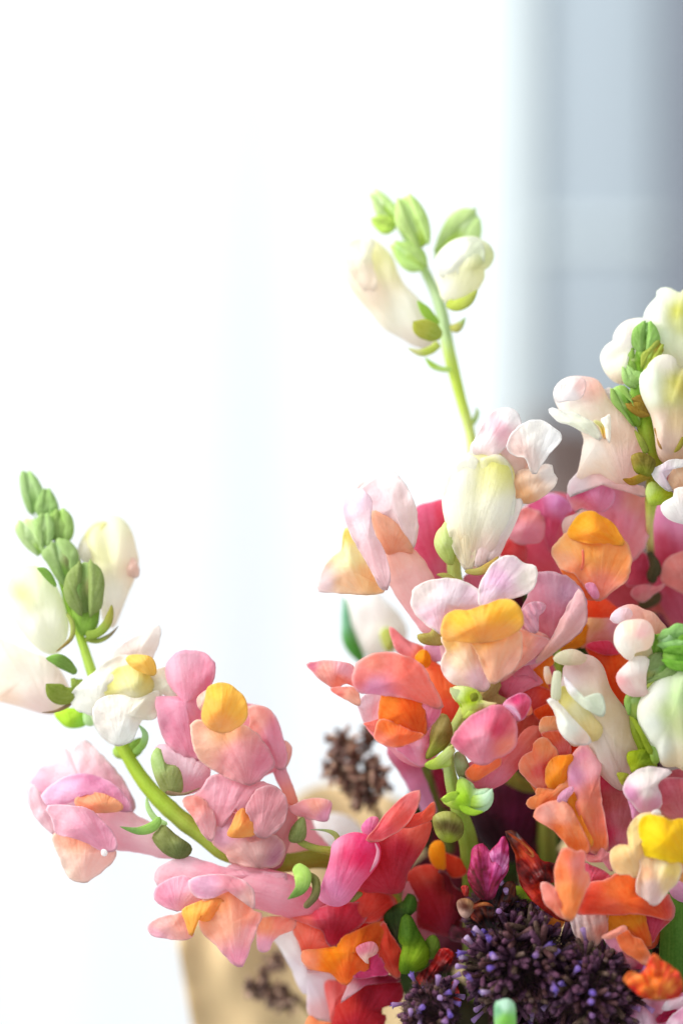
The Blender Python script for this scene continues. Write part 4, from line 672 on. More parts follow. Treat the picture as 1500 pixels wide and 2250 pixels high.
# white open-mouthed bloom
BASE[0] = -20
f = u('flower', 'T6', '716 560 722 500 762 455 820 425 900 438 962 500 1002 622 1042 692 1122 802 1182 922 1235 1052 1240 1090 1162 1112 1152 1182 1090 1232 1115 1292 1062 1292 962 1202 902 1102 852 1012 770 1005 700 930 672 832 655 762 690 700 705 610', 20, '800,500,ecccc8 900,520,e8c8b8 740,570,fbf0f8 850,700,f4f4dc 1000,800,ecdcb4 1100,950,e4d0a4 950,1000,f4e8dc 1050,1150,f0d4cc 1020,650,e4ccac', E, mat='petal', b=44, lab='white hooded bloom with its lip open to the left, in front of the orange petals', groove=(62, .12))
p('lower_lip', 'T6', '606 716 640 710 702 760 762 830 832 902 882 962 882 1002 800 1005 722 962 678 892 662 802', -44, '640,740,fbfbf0 760,900,fafff8 840,980,fcece0', f, edge='ffffff', b=16)
u('throat', 'T6', '686 640 742 638 802 700 852 760 902 830 962 900 930 972 862 965 802 870 722 790 688 722', -20, '730,690,e8e080 800,780,eae8b8 880,920,f4e4a0', f, mat='petal', b=14)
p('side_lobe', 'T6', '713 555 742 602 802 650 862 720 902 680 962 680 985 780 965 825 902 795 822 742 742 655', -42, '740,590,fcf8fc 850,720,f0f6e6 950,740,ecf6e4', f, b=8)
t('lobe', 'T6', '662 720 662 660 664 600 672 520', [-24, -40], 'ecf2d8', f, w=[60, 70, 66, 50], mat='petal', flat=.6)
t('lobe', 'T6', '625 610 608 560 598 490', [-14, -20], '600,500,f6e0cc 620,600,f4c8a4', f, w=[40, 54, 34], mat='petal', flat=.6)
u('upper_lip', 'T6', '646 440 692 400 762 383 822 400 862 440 832 470 802 478 722 480 672 465', -15, '700,430,eae8c8 820,440,e8d4b8', f, mat='petal')
# lemon mouthed bloom
BASE[0] = -40
f = u('flower', 'U4', '1080 1200 1240 1050 1580 1050 1580 2100 1300 2050 1150 1900 1000 1700 1050 1440', 80, '1300,1200,d8687c 1400,1800,ffb050', E, mat='petal', lab='bloom with a bright lemon mouth at the right edge', b=30)
p('upper_lip', 'U4', '1200 1160 1240 1070 1352 1050 1502 1058 1590 1100 1590 1480 1502 1545 1382 1490 1262 1402 1232 1252', -4, '1300,1150,d86478 1450,1250,d4606c 1400,1420,e08494', f)
p('upper_lip', 'U4', '846 1170 878 1080 952 1000 1052 948 1162 933 1262 948 1352 968 1355 998 1252 1052 1212 1152 1248 1242 1248 1362 1152 1422 1082 1442 1002 1402 932 1302 875 1252', -30, '1000,1050,fbf6f2 1150,1000,f8f4ec 1100,1200,f6ece8 920,1230,f0a8d4 1000,1330,f0b4cc 1180,1340,eeb0cc 1200,1000,fbf0f0', f, edge='fce8ec', b=22)
p('side_lobe', 'U4', '895 1262 1002 1402 1062 1442 1002 1482 952 1512 925 1402', -15, 'f0a8d4', f)
u('petal_edge', 'U4', '1150 1432 1182 1400 1232 1398 1255 1440 1202 1462', -45, 'fcfcfc', f, mat='petal')
p('lower_lip', 'U5', '893 250 930 150 1002 70 1102 38 1242 58 1292 90 1202 140 1122 200 1102 480 1062 640 1002 742 902 702 782 692 730 622 702 520 722 440 800 388 902 392 906 320', -44, '950,200,fbe89c 1100,60,fdf0b0 780,500,ffdc98 900,560,ffe09c 1000,650,fbe0a4', f, c='960 440', b=14, edge='ffe8b4')
p('lower_lip', 'U5', '1038 500 1162 495 1302 530 1452 562 1485 640 1452 742 1402 822 1342 872 1282 952 1190 1048 1102 982 1002 915 995 782 1035 650', -52, '1100,550,fce0b0 1250,600,fff4cc 1100,680,f8c898 1350,650,fff08c 1150,850,f4dcd4 1200,1000,f8e4e0 1350,820,f8e4ac', f, fold=(88, 5, 3), edge='fcece0')
u('palate', 'U5', '1038 110 1102 68 1202 68 1282 88 1352 120 1502 108 1580 200 1580 560 1422 560 1362 568 1282 545 1162 512 1085 490 1055 350 1020 230', -60, '1100,120,ffe010 1250,250,ffe000 1150,400,ffe600 1400,300,ffd808 1300,150,ffd400', f, mat='petal', groove=(85, .3), b=30)
p('lower_lip', 'U5', '1415 530 1500 520 1590 520 1590 780 1482 785 1435 700', -20, '1480,600,ff9c30 1480,720,ffc070', f)
# lilac petal and leaves right below
BASE[0] = 10
f = u('flower', 'U5', '1348 870 1390 810 1452 783 1590 788 1590 1000 1462 995 1385 962', -10, 'eaa4d0', E, mat='petal', lab='lilac petal cut by the right edge under the lemon mouthed bloom')
lf = u('leaf', 'U5', '1342 932 1395 1000 1500 980 1590 1000 1590 1580 1402 1520 1260 1500 1172 1480 1202 1382 1322 1262 1395 1150', 40, '1400,1050,84a83c 1450,1150,b0d47c 1480,1350,55841c 1280,1400,2c3814 1250,1480,2c3814', E, mat='green', ruf=1.6)
t('leaf', 'U5', '1325 905 1362 980 1400 1080 1400 1170', [20, 10], '1340,930,e8b098 1400,1100,c8dc80', E, w=[10, 20, 20, 16], flat=.5)
p('leaf', 'U5', '1295 1285 1362 1220 1418 1203 1414 1302 1372 1445 1345 1380', 0, 'f2f2e6', E, b=5)
LIFT[0] = 0; GAM[0] = .84
# ================================================================ G: crimson spray at the bottom
BASE[0] = 30
G = thing('snapdragon_stem', 'crimson and magenta snapdragon spray hanging over the paper at the bottom', 'flower', 860, 2250, 100, 'snapdragon stems in the bouquet')
t('stem', 'U6', '160 700 280 820 360 1000 420 1300 460 1600', [90, 90, 120, 160], '200,750,6a8c1c 300,950,4c6418', G, w=[90, 120, 100, 90, 90])
f = u('flower', 'T5', '830 1000 880 900 1040 850 1180 795 1322 765 1318 852 1272 952 1202 1052 1172 1112 1152 1202 1102 1232 1000 1222 880 1200', 20, '1000,1050,c81830 1250,830,f0806c 1150,950,c42440 1200,1050,c84458 1000,1150,d83850', G, mat='petal', lab='magenta bloom whose lips flare open to the upper right', tilt=(0, .1))
p('side_lobe', 'T5', '1135 792 1212 728 1292 696 1355 635 1368 690 1342 752 1272 782 1192 806', -30, '1200,770,f05848 1340,690,f87458', f)
p('upper_lip', 'T5', '915 885 972 820 1032 728 1112 648 1182 590 1265 566 1252 652 1212 732 1152 802 1062 862 982 895', -40, '1200,620,f88c8c 1000,850,f46c78 1150,720,f87c74', f, edge='fbb4a8', curl=-.5)
u('petal_edge', 'T5', '886 795 938 740 992 748 965 832 932 885 892 835', -20, '920,780,f48cc0 960,760,f098b8', f, mat='petal')
u('lower_lip', 'T5', '696 930 722 895 762 870 832 848 902 860 962 890 994 940 988 1022 942 1092 882 1162 832 1232 782 1292 722 1315 662 1302 606 1262 630 1182 672 1062 690 982', -25, '720,920,f8b8d8 870,1000,f02c6c 900,900,f04c8c 780,960,f04880 700,1220,eca4d0 800,1150,ec7ca8 650,1250,f0a8c8', f, mat='petal', b=30, lab='glossy magenta lip')
t('petal_edge', 'T5', '970 905 990 960 975 1030 935 1100', [-46, -40], 'fcc4d8', f, w=[8, 20, 26, 8], mat='petal', flat=.6)  # bright band of sheen on the lip, painted as a pale tube
u('calyx', 'T5', '796 1272 852 1230 888 1240 862 1272 820 1295', -10, '8c8440', f, mat='green')
# red bloom below it
BASE[0] = 70
f = u('flower', 'U8', '200 600 420 500 700 400 900 320 1060 350 1150 440 1120 520 1060 640 1100 760 1040 900 960 960 860 1080 700 1200 560 1100 420 1060 330 1050 290 900', 60, '700,600,e0303c 950,450,f05848 500,900,ff8030', G, mat='petal', lab='large scarlet bloom with an orange mouth facing down', b=40)
p('upper_lip', 'U8', '485 385 650 340 802 318 902 328 1062 358 1142 438 1125 502 1052 562 952 622 822 622 702 622 602 562 520 482', -10, '900,450,f4604c 1050,470,dc3828 700,500,d83040 850,560,ec5040 560,430,e85478', f)
p('upper_lip', 'U8', '140 560 300 560 422 500 562 468 802 448 882 522 862 602 782 682 662 762 602 842 562 862 502 802 472 702 330 642', -20, '300,600,f88478 420,540,f0607c 700,520,e03048 550,700,c81c38 600,780,c41434', f, fold=(-30, 2, 7))
p('side_lobe', 'U8', '165 575 302 602 402 640 482 702 522 802 562 862 602 882 502 902 302 925 268 882 240 802 200 730', -8, '260,650,ff9c80 400,780,fb8470 350,880,fc8468', f)
p('palate', 'U8', '285 905 452 890 602 858 662 782 822 702 952 642 1052 640 1042 762 1002 862 962 902 822 882 902 1022 852 1082 762 1112 702 1212 622 1182 562 1102 482 1085 342 1055 285 985', -25, '560,920,ff9c10 520,1020,ff9420 800,780,ec6c18 700,1080,ff7030 340,1000,ffa890 850,1000,f87040 950,720,e04c1c', f, fold=(60, 2, 6))
p('side_lobe', 'U8', '1035 618 1092 722 1172 842 1212 942 1202 1062 1172 1155 1082 1092 1012 982 990 862 1000 722', -20, '1100,900,ec5034 1180,1000,dc3c28 1150,1120,f06c50', f)
u('side_lobe', 'U8', '786 870 852 830 942 818 985 882 952 932 892 962 892 1018 842 972 800 922', -50, '850,870,e88ca4 890,980,fbe0d0', f, mat='petal')
p('side_lobe', 'U8', '885 1022 962 920 1022 980 1082 1082 1072 1125 952 1135 852 1155 752 1145 832 1082', -20, 'e8508c', f)
# white and red blooms at the very bottom
BASE[0] = 140
f = p('flower', 'U8', '-10 755 100 722 172 692 242 802 272 902 292 1002 352 1082 482 1092 542 1112 602 1202 642 1262 602 1342 562 1452 545 1560 452 1535 352 1502 330 1402 340 1302 280 1282 222 1162 180 1062 60 850', 0, '120,800,fdfdfd 250,1100,f6f0f4 400,1250,fcf4fa 450,1450,fcdce0', G, lab='white petal hanging over the paper at the bottom')
p('side_lobe', 'U8', '490 1190 602 1180 722 1222 652 1332 602 1422 590 1562 552 1590 528 1452 495 1302', -20, 'fc9490', f)
BASE[0] = 100
f = u('flower', 'U8', '590 1500 622 1402 722 1302 862 1232 1002 1218 1162 1190 1205 1292 1182 1372 1062 1402 1012 1432 1012 1502 1062 1522 1032 1562 1002 1700 590 1700', 0, '700,1400,e03c30 900,1350,a0142c 1050,1300,c02440 800,1550,c82030', G, mat='petal', lab='dark red bloom at the bottom edge')
p('upper_lip', 'U8', '640 1385 690 1260 720 1192 802 1132 952 1118 1102 1128 1205 1180 1082 1192 902 1212 782 1255 695 1312', -30, '720,1250,fbd4dc 850,1170,d86488 1050,1160,a81c3c', f)
u('flower', 'U8', '340 1515 422 1562 542 1580 562 1640 500 1720 300 1700', 0, 'ffb078', G, mat='petal', lab='peach petal tip at the bottom edge')
# leaves in the gap
BASE[0] = 60
u('leaf', 'U6', '-20 480 60 402 160 350 190 290 215 280 262 320 262 422 205 482 225 560 165 702 105 742 60 702 0 580', 0, '230,330,44681c 60,500,26360e 100,650,2c2c14', G, mat='green', ruf=1.6)
u('leaf', 'U6', '148 500 212 490 282 620 352 740 385 822 365 932 282 992 140 1015 128 902 158 762 118 702', -20, '200,600,4c7018 250,900,88a81c 180,980,608414', G, mat='green', ruf=1.6)
u('leaf', 'U6', '365 722 432 665 485 722 485 822 422 885 365 862', 0, '74902c', G, mat='green')
# small upright crimson bloom
BASE[0] = 110
f = u('flower', 'U6', '198 110 240 60 302 28 422 15 522 80 542 202 622 262 702 332 692 442 662 562 602 652 502 645 382 602 300 562 300 402 300 322 240 242', 0, '400,60,f06048 400,300,c41c2c 500,200,a01c1c 400,500,b8142c 560,600,c03450', G, mat='petal', lab='velvety crimson bloom hanging beside the dark leaves')
p('side_lobe', 'U6', '145 345 175 182 242 175 302 300 295 345 240 300 200 320', -10, 'f4a8b4', f)
p('side_lobe', 'U6', '215 480 300 450 322 562 442 622 435 692 342 722 278 622', 10, 'e8a0b0', f)
p('side_lobe', 'U6', '475 85 562 78 622 202 742 282 792 342 722 432 702 542 642 645 562 605 520 402', -12, '600,350,981828 700,400,84141c', f)
u('side_lobe', 'T4', '222 250 250 228 282 235 292 300 290 372 240 352 215 300', -10, 'ffb010', f, mat='petal')
p('side_lobe', 'T4', '288 290 330 300 392 330 398 392 330 412 298 360', 0, 'f45c34', f)
# withered magenta bloom
BASE[0] = -20
f = u('withered_flower', 'T4', '436 270 462 250 482 246 522 290 560 300 600 320 606 372 562 442 532 512 480 514 442 472 420 430 415 390 430 330', 0, '480,280,dc6ca4 480,380,b82c74 540,430,c84488 460,460,a01850 560,360,dc70b0', G, mat='wither', lab='withered magenta bloom standing above the purple flower heads', groove=(85, .4))
p('upper_lip', 'T4', '518 292 562 240 590 203 613 262 606 372 562 412 540 350', -20, '560,300,e4a4cc 600,260,d84c98 560,380,e0a0cc', f, mat='wither', edge='d83c88')
u('calyx', 'T4', '376 460 395 452 412 460 410 500 392 505', 0, 'e0604c', f, mat='wither')
f = p('withered_flower', 'T4', '603 180 650 184 702 240 752 290 782 332 852 348 864 422 802 442 802 522 852 592 925 628 872 622 782 562 720 502 680 442 660 362 650 282', 0, '640,200,7c3414 720,300,d8481c 700,380,a82c14 780,480,d4441c 780,400,94200f', G, mat='wither', lab='shrivelled rust red bloom curling beside the orange petals', fold=(60, 4, 8))
t('petal_edge', 'T4', '612 184 640 205 690 240 735 285 735 305 690 270', [-30, -20], 'f0944c', f, w=[6, 14, 14, 14, 8, 4], mat='wither')  # orange strip is a painted highlight on the curled edge
f = p('withered_flower', 'T4', '406 592 442 545 472 528 522 470 560 480 602 440 642 440 642 522 602 582 562 642 545 695 502 672 452 632', 15, '430,600,b85a28 520,560,6a2414 600,480,7a3c1c 500,620,582014', G, mat='wither', lab='crumpled brown bloom tucked against the purple flower heads')
t('petal_edge', 'T4', '410 600 440 560 500 545 540 560', [0, -10], 'd08038', f, w=[8, 20, 20, 6], mat='wither')
cup = u('calyx', 'T4', '355 540 380 520 420 525 440 560 425 595 400 615 370 595', 0, '380,600,d8b0a0 420,530,b08058 395,558,5c2c20', f, mat='green')
BASE[0] = 60
f = p('withered_flower', 'U6', '497 800 560 795 612 815 622 870 570 970 520 1000 485 1060 470 1110 440 1150 400 1175 330 1190 290 1232 250 1200 250 1180 290 1120 280 1060 340 1000 400 960 440 900', -20, '550,840,dc3424 450,980,b01c1c 300,1180,e04c30 400,1100,8c1018 500,1030,7a1018', G, mat='wither', lab='crumpled dark red bloom left of the purple flower heads', fold=(45, 4, 6))
p('upper_lip', 'U6', '612 1110 640 1100 665 1160 692 1300 650 1340 610 1310 600 1200', -10, 'd8402c', f, mat='wither')
p('flower', 'U7', '1215 800 1350 755 1500 785 1560 800 1560 1120 1440 1030 1342 925 1240 860', 20, '1300,820,7a1c24 1450,900,8c1c20', G, mat='wither', lab='dark wine red withered petal at the right edge')
u('side_lobe', 'U6', '590 560 700 600 900 600 1000 650 1000 740 850 760 700 720 600 700', 40, '700,640,9c3c60 850,680,84405c', f, mat='wither')
BASE[0] = 40
u('leaf', 'T4', '636 460 702 470 742 530 722 602 690 580 665 520', 0, 'a8cc38', G, mat='green', ruf=1.6)
u('leaf', 'T4', '690 540 742 530 800 560 780 620 720 610', 10, '8ca428', G, mat='green')
u('leaf', 'U7', '640 760 690 740 735 760 735 830 690 880 660 860 650 930 620 940 612 880 635 840', -60, '8aa020', G, mat='green')
u('flower', 'T4', '780 570 830 600 900 625 860 680 810 660', 10, 'ffc060', G, mat='petal')
# ================================================================ blooms and leaves deep in the bunch
B = thing('snapdragon_stem', 'dark maroon snapdragon stem deep in the shaded middle of the bouquet', 'flower', 1130, 1950, 260, 'snapdragon stems in the bouquet')
BASE[0] = 260
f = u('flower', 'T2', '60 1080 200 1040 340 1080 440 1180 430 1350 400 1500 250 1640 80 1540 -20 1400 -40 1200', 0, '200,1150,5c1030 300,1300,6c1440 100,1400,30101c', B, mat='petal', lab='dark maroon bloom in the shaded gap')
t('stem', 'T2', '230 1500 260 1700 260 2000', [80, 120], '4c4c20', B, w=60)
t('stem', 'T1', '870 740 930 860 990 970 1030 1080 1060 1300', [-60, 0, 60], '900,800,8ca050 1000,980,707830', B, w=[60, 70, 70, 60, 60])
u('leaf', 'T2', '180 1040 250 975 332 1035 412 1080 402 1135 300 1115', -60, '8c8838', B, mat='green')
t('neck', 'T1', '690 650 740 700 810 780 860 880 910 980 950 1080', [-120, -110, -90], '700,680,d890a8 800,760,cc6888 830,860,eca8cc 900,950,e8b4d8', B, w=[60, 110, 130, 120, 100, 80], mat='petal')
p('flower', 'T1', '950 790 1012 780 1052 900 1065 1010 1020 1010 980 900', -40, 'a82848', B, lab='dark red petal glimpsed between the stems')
f = u('flower', 'T1', '900 150 1000 180 1100 290 1125 380 1112 475 1060 505 980 470 940 380', -170, '1050,300,ff9860 1060,430,fb7058', B, mat='petal', lab='orange bloom half hidden between the salmon and yellow mouthed ones')
p('upper_lip', 'T1', '700 -60 800 20 900 60 960 120 980 200 900 190 820 130 740 80', -175, '800,50,f8a8ac 900,120,ff9c70', f)
u('palate', 'T1', '850 120 900 75 940 110 935 170 890 180', -195, 'ffb020', f, mat='petal')
p('side_lobe', 'T1', '900 60 980 40 1030 60 1020 130 960 140', -185, 'f4c4e0', f)
f = u('flower', 'S5', '662 550 742 520 832 510 842 640 812 720 822 800 842 880 800 945 742 930 692 860 652 780 640 660', -140, '720,580,f08cb0 800,580,e85070 760,780,e86c90 820,850,ec9cbc', B, mat='petal', lab='rose pink bloom behind the white one')
p('side_lobe', 'S5', '930 910 1045 890 1052 960 1002 1010 930 970', -150, 'ec98b0', f)
BS = thing('snapdragon_stem', 'pale out of focus bud with a bluish green calyx behind the blush bloom', 'flower', 800, 1500, 330, 'snapdragon stems in the bouquet')
BASE[0] = 330
f = u('bud', 'S5', '290 1000 402 990 482 1050 562 1132 602 1222 572 1302 482 1345 382 1345 340 1262 300 1152', 0, '400,1100,fdfdfa 550,1200,f8f8ee', BS)
t('sepal', 'S5', '268 1030 275 1160 300 1280 370 1390', [-30, -20], '280,1100,90d0ac 330,1320,5ca84c', f, w=[20, 50, 80, 40], flat=.6)
u('sepal', 'S5', '465 1225 510 1200 545 1280 515 1330 482 1300', -50, 'c4d070', f, mat='green')
t('stem', 'S5', '380 1380 500 1500 700 1800 900 2300', [20, 60, 80], '6a8a3c', BS, w=50)
u('flower', 'T3', '880 140 960 95 1060 105 1135 165 1150 230 1050 260 900 240', 0, 'fcfcfc', BS, mat='petal', lab='white petal out of focus behind the magenta bloom')
# added dark leaves that paint shade into the gaps of the bunch
K = thing('gap_shade_leaves', 'dark leaves added as a backing to darken the gaps between the blooms', 'foliage', 1200, 2250, 320)
BASE[0] = 340
rr = random.Random(5)
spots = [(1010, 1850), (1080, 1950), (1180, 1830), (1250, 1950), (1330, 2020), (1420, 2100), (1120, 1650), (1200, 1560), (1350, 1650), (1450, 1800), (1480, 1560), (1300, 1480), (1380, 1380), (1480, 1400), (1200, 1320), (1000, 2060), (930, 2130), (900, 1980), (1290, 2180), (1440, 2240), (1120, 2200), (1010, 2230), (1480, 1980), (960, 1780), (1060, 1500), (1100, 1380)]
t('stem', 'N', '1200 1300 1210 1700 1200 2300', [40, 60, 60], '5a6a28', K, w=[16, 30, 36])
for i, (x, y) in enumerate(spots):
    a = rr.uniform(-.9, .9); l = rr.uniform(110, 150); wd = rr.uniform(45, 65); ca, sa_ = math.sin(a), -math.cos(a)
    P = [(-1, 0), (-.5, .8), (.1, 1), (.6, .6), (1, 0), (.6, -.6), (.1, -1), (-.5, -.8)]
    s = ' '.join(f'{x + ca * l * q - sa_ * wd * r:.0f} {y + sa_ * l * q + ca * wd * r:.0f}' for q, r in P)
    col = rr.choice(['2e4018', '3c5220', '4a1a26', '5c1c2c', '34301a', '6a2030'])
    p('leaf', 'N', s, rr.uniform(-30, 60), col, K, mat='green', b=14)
# bottom right pink bloom
BASE[0] = -50
R_ = thing('snapdragon_stem', 'frilled pink and white snapdragon in the bottom right corner', 'flower', 1450, 2260, -40, 'snapdragon stems in the bouquet')
f = u('flower', 'U7', '890 1520 1002 1382 1132 1268 1252 1258 1400 1262 1560 1240 1560 1700 890 1700', 40, '1000,1400,ec98c4 1200,1450,f0a8cc', R_, mat='petal')
p('lower_lip', 'U7', '880 1560 940 1450 1002 1380 1062 1315 1132 1268 1252 1258 1335 1268 1302 1362 1262 1442 1200 1600 1000 1620', 0, '1000,1420,eea0cc 1130,1300,f4c4d8 1100,1450,fbe8f4 1220,1350,e8a0b8', R_ and f, fold=(70, 4, 6), edge='f8d8e4')
p('lower_lip', 'U7', '1298 1352 1362 1268 1460 1255 1560 1235 1560 1345 1432 1352 1345 1372', -10, '1400,1300,f4dce4 1340,1340,fbf4f8', f, edge='fbeef4')
p('throat', 'U7', '1245 1445 1340 1380 1442 1368 1432 1422 1342 1475 1262 1492', -4, 'c82460', f, b=-8)
p('lower_lip', 'U7', '1330 1560 1362 1462 1422 1402 1502 1340 1580 1330 1580 1620 1340 1640', -22, '1450,1430,f0b8d4 1420,1480,fae4ee', f, edge='fbf0f6')
t('stem', 'U7', '1200 1600 1250 1800', [60, 80], '7a8a30', R_, w=80)
# pale green bud at the bottom edge
gb = thing('snapdragon_stem', 'pale mint green bud poking up between the purple flower heads', 'flower', 1110, 2260, -80, 'snapdragon stems in the bouquet')
BASE[0] = -150
b_ = u('bud', 'T4', '548 1060 575 1038 605 1030 635 1045 645 1080 640 1200 560 1200', 0, '590,1060,cdeede 600,1130,94d858 560,1080,70b080', gb)
t('stem', 'T4', '600 1170 610 1300', [10, 20], '8cc848', gb, w=60)

# ================================================================ purple verbena heads and dried seed heads
def cone_into(V, F, Cc, UV, a, b, r0, r1, c0, c1, sides=6):
    ax = (b - a); L_ = ax.length; ax = ax.normalized(); s_ = ax.orthogonal().normalized(); q_ = ax.cross(s_)
    n0 = len(V)
    for k_, (fr_, r_) in enumerate(((0, r0), (.35, r0 * 1.1), (.8, (r0 + r1) * .55), (1, r1), (1.05, r1 * .4))):
        for i in range(sides):
            an = 6.2832 * i / sides; V.append(a + ax * L_ * fr_ + (s_ * math.cos(an) + q_ * math.sin(an)) * r_)
            Cc.append(c0 * (1 - min(fr_, 1)) + c1 * min(fr_, 1)); UV.append((i / sides, fr_))
    for k_ in range(4):
        for i in range(sides): F.append((n0 + k_ * sides + i, n0 + k_ * sides + (i + 1) % sides, n0 + (k_ + 1) * sides + (i + 1) % sides, n0 + (k_ + 1) * sides + i))
    F.append(tuple(n0 + 4 * sides + i for i in range(sides)))
def verbena(label, cx, cy, d, rx, ry, rd, n, seed, lit):
    R = random.Random(seed); T = thing('verbena_head', label, 'flower head', cx, cy, d, 'purple verbena heads')
    BASE[0] = 0; c0 = W(cx, cy, d)
    col = lambda h: lin(h)
    tt = tube('stem', 'N', f'{cx} {cy} {cx + 20} {cy + 250} {cx + 30} {cy + 600}', [d, d + 60], '2c3414', T, w=[30, 24, 24])
    V, F, Cc, UV = [], [], [], []
    m = 16
    for j in range(m + 1):
        for i in range(24):
            th = math.pi * j / m; ph = 6.2832 * i / 24; q = .56 + .08 * noise.noise(Vector((i * .9, j * .7, seed)))
            V.append(c0 + Vector((rx * math.sin(th) * math.cos(ph), rd * math.sin(th) * math.sin(ph), ry * math.cos(th))) * q * MM); Cc.append(col('2c1a24')); UV.append((0, 0))
    F = [(j * 24 + i, (j + 1) * 24 + i, (j + 1) * 24 + (i + 1) % 24, j * 24 + (i + 1) % 24) for j in range(m) for i in range(24)]
    link('core', V, F, np.array(Cc), UV, 'dark', T)
    HV, HF, HC, HU = [], [], [], []
    ga = math.pi * (3 - 5 ** .5)
    per = 6; nc_ = -(-n // per)
    for i in range(n):
        if i % per == 0:
            zz = 1 - 2 * (i // per + .5) / nc_ + R.gauss(0, .03); zz = max(-.99, min(.99, zz)); r = math.sqrt(1 - zz * zz); ph = ga * (i // per) + R.gauss(0, .12)
            y_ = -abs(r * math.sin(ph)) * .9 - .1
            cd = Vector((r * math.cos(ph), y_, zz)); cq = R.uniform(.56, .74); cl = R.uniform(.75, 1.35)
        dr = (cd * .95 + Vector((R.gauss(0, .55), R.gauss(0, .5), R.gauss(0, .55)))).normalized()
        a = c0 + Vector((cd.x * rx, cd.y * rd, cd.z * ry)) * cq * MM; b = a + dr * (min(rx, ry) * .29 * cl + R.uniform(-4, 10)) * MM
        V, F, Cc, UV = [], [], [], []
        cc = col(R.choice(['5c384e', '70485f', '664538', '80566e', '6c5c40', '4c3046']))
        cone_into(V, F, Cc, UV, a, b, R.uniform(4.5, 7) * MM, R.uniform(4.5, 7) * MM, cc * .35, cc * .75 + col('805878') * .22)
        o = link('calyx', V, F, np.array(Cc), UV, 'dark', T)
        ax = (b - a).normalized()
        if R.random() < lit:
            V, F, Cc, UV = [], [], [], []
            lean = Vector((R.gauss(0, .3), R.gauss(0, .3), R.gauss(0, .3)))
            e = b + (ax + lean).normalized() * R.uniform(16, 32) * MM
            c1 = col(R.choice(['b090e4', 'd0b0e4', '9878dc', 'c498d0', 'e4cef0']))
            cone_into(V, F, Cc, UV, b - ax * 4 * MM, e, 3.4 * MM, 6.6 * MM, col('80507c'), c1, 8)
            link('floret', V, F, np.array(Cc), UV, 'petal', o)
            if R.random() < .35:
                V, F, Cc, UV = [], [], [], []
                for k_ in range(4):
                    an = 1.57 * k_ + R.random(); s_ = ax.orthogonal().normalized(); q_ = ax.cross(s_)
                    cone_into(V, F, Cc, UV, e, e + (s_ * math.cos(an) + q_ * math.sin(an) + ax * .3) * R.uniform(6, 10) * MM, 1.6 * MM, .8 * MM, c1, col('7c5cc8'), 5)
                link('floret_lobe', V, F, np.array(Cc), UV, 'petal', o)
        for k_ in range(44):
            f0 = R.uniform(.15, 1.05); s_ = (ax.orthogonal().normalized()); q_ = ax.cross(s_); an = R.uniform(0, 6.28)
            st_ = a.lerp(b, f0); dd = ((s_ * math.cos(an) + q_ * math.sin(an)) * .8 + ax * 1.1).normalized()
            en = st_ + dd * R.uniform(7, 15) * MM; w_ = dd.orthogonal().normalized() * .45 * MM; w2 = dd.cross(w_).normalized() * .45 * MM
            n0 = len(HV); HV += [st_ + w_, st_ - w_ * .5 + w2, st_ - w_ * .5 - w2, en]; HF += [(n0, n0 + 1, n0 + 3), (n0 + 1, n0 + 2, n0 + 3), (n0 + 2, n0, n0 + 3)]
            hc = col(R.choice(['5c3c50', '80607a', '8c6c5c', '74546c', 'a08090'])); HC += [hc] * 4; HU += [(0, 0)] * 4
    for i in range(5200):
        dr = Vector((R.gauss(0, 1), -abs(R.gauss(0, 1)), R.gauss(0, 1))).normalized(); q = .54 + .16 * R.random() + .10 * noise.noise(dr * 4)
        st_ = c0 + Vector((dr.x * rx, dr.y * rd, dr.z * ry)) * q * MM; dd = (dr + Vector((R.gauss(0, .45), R.gauss(0, .45), R.gauss(0, .45)))).normalized()
        en = st_ + dd * R.uniform(14, 30) * MM; w_ = dd.orthogonal().normalized() * .9 * MM; w2 = dd.cross(w_).normalized() * .9 * MM
        n0 = len(HV); HV += [st_ + w_, st_ - w_ * .5 + w2, st_ - w_ * .5 - w2, en]; HF += [(n0, n0 + 1, n0 + 3), (n0 + 1, n0 + 2, n0 + 3), (n0 + 2, n0, n0 + 3)]
        hc = col(R.choice(['3c2434', '54384c', '5c4034', '4c4430', '6c4458'])); HC += [hc * .8] * 3 + [hc * 1.3]; HU += [(0, 0)] * 4
    h = link('bristles', HV, HF, np.array(HC), HU, 'dark', T); h['kind'] = 'stuff'
    return T
verbena('big dark purple verbena head in front at the bottom, dotted with violet florets', 1150, 2122, 10, 156, 128, 120, 297, 3, .13)
verbena('dark purple verbena head under the frilled pink bloom, left of the bottom right corner', 1305, 2172, -20, 116, 112, 105, 216, 4, .13)
verbena('small dark verbena head beneath the withered magenta bloom', 1105, 2010, 60, 95, 70, 80, 117, 8, .06)
verbena('small mauve verbena head at the bottom edge, leftmost of the purple ones', 945, 2225, -10, 72, 80, 70, 108, 5, .22)
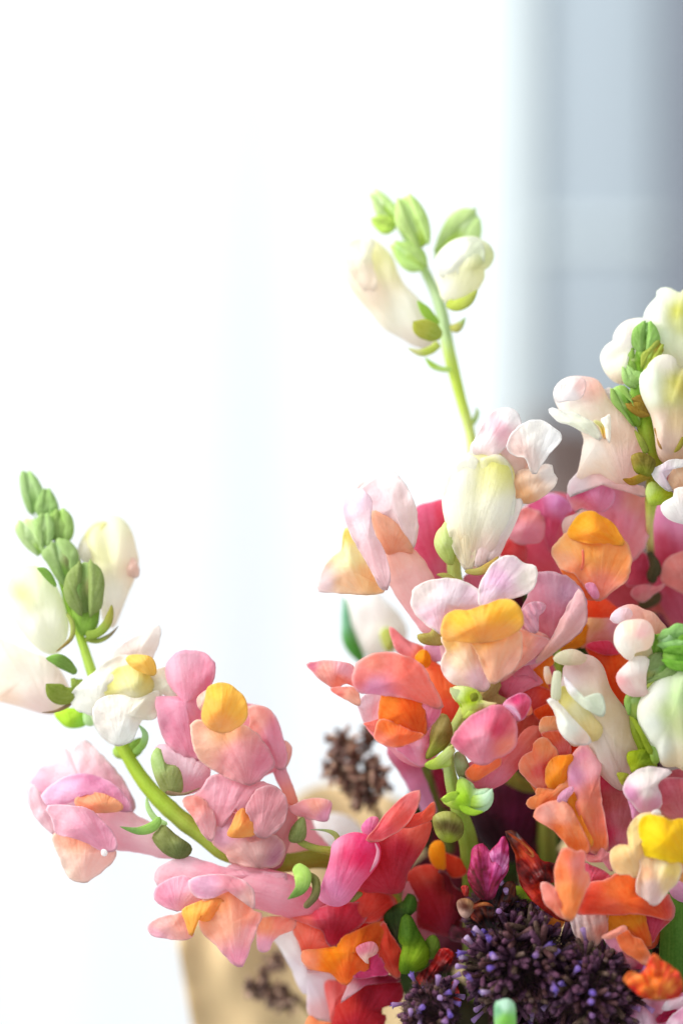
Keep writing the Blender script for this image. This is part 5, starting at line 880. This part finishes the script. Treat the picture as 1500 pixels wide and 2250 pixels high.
verbena('dark fuzzy verbena head cut by the bottom edge, behind the mint green bud', 1190, 2260, 60, 150, 70, 90, 140, 6, .2)
def dried(label, cx, cy, d, centres, seed, stem):
    R = random.Random(seed); T = thing('dried_flower_head', label, 'dried flower', cx, cy, d, 'dried brown flower heads'); BASE[0] = 0
    tube('stem', 'N', stem, [d, d + 40, d + 60], 'a48c5c', T, w=[10, 14, 16])
    for (x, y, rad, n) in centres:
        c = W(x, y, d + R.uniform(-25, 25))
        k_ = puff('seed_cluster', 'N', ' '.join(f'{x + rad * .42 * math.cos(a_):.1f} {y + rad * .42 * math.sin(a_):.1f}' for a_ in [q * .785 for q in range(8)]), d, '846858', T, mat='dry')
        for i in range(n):
            dr = Vector((R.gauss(0, 1), R.gauss(0, 1) - .3, R.gauss(0, 1))).normalized()
            a = c + dr * rad * .2 * MM; mid = c + dr * rad * .65 * MM; e = mid + (dr + Vector((R.gauss(0, .5), R.gauss(0, .5), R.gauss(0, .5) - .3))).normalized() * rad * .45 * MM
            V, F, Cc, UV = [], [], [], []
            c1 = lin(R.choice(['b89c8c', 'c4a894', '8c766e', 'd8c0ac', 'a08880', '74605a']))
            cone_into(V, F, Cc, UV, a, mid, rad * .06 * MM, rad * .12 * MM, c1 * .75, c1); cone_into(V, F, Cc, UV, mid, e, rad * .14 * MM, rad * .03 * MM, c1, c1 * 1.2)
            link('husk', V, F, np.array(Cc), UV, 'dry', k_)
dried('fuzzy brown dried flower head against the white curtain, left of the salmon bloom', 770, 1690, 330,
      [(750, 1632, 44, 34), (812, 1620, 36, 24), (745, 1690, 46, 34), (818, 1700, 46, 34), (800, 1745, 44, 30), (780, 1665, 40, 24), (840, 1720, 30, 16), (770, 1715, 36, 20)], 11, '790 1700 850 1850 900 2100 900 2300')
dried('small brown dried flower head hanging in front of the kraft paper', 590, 2160, 370,
      [(604, 2110, 34, 26), (566, 2168, 36, 28), (605, 2185, 36, 28), (630, 2205, 32, 22), (580, 2140, 24, 14)], 12, '600 2160 680 2220 740 2320')
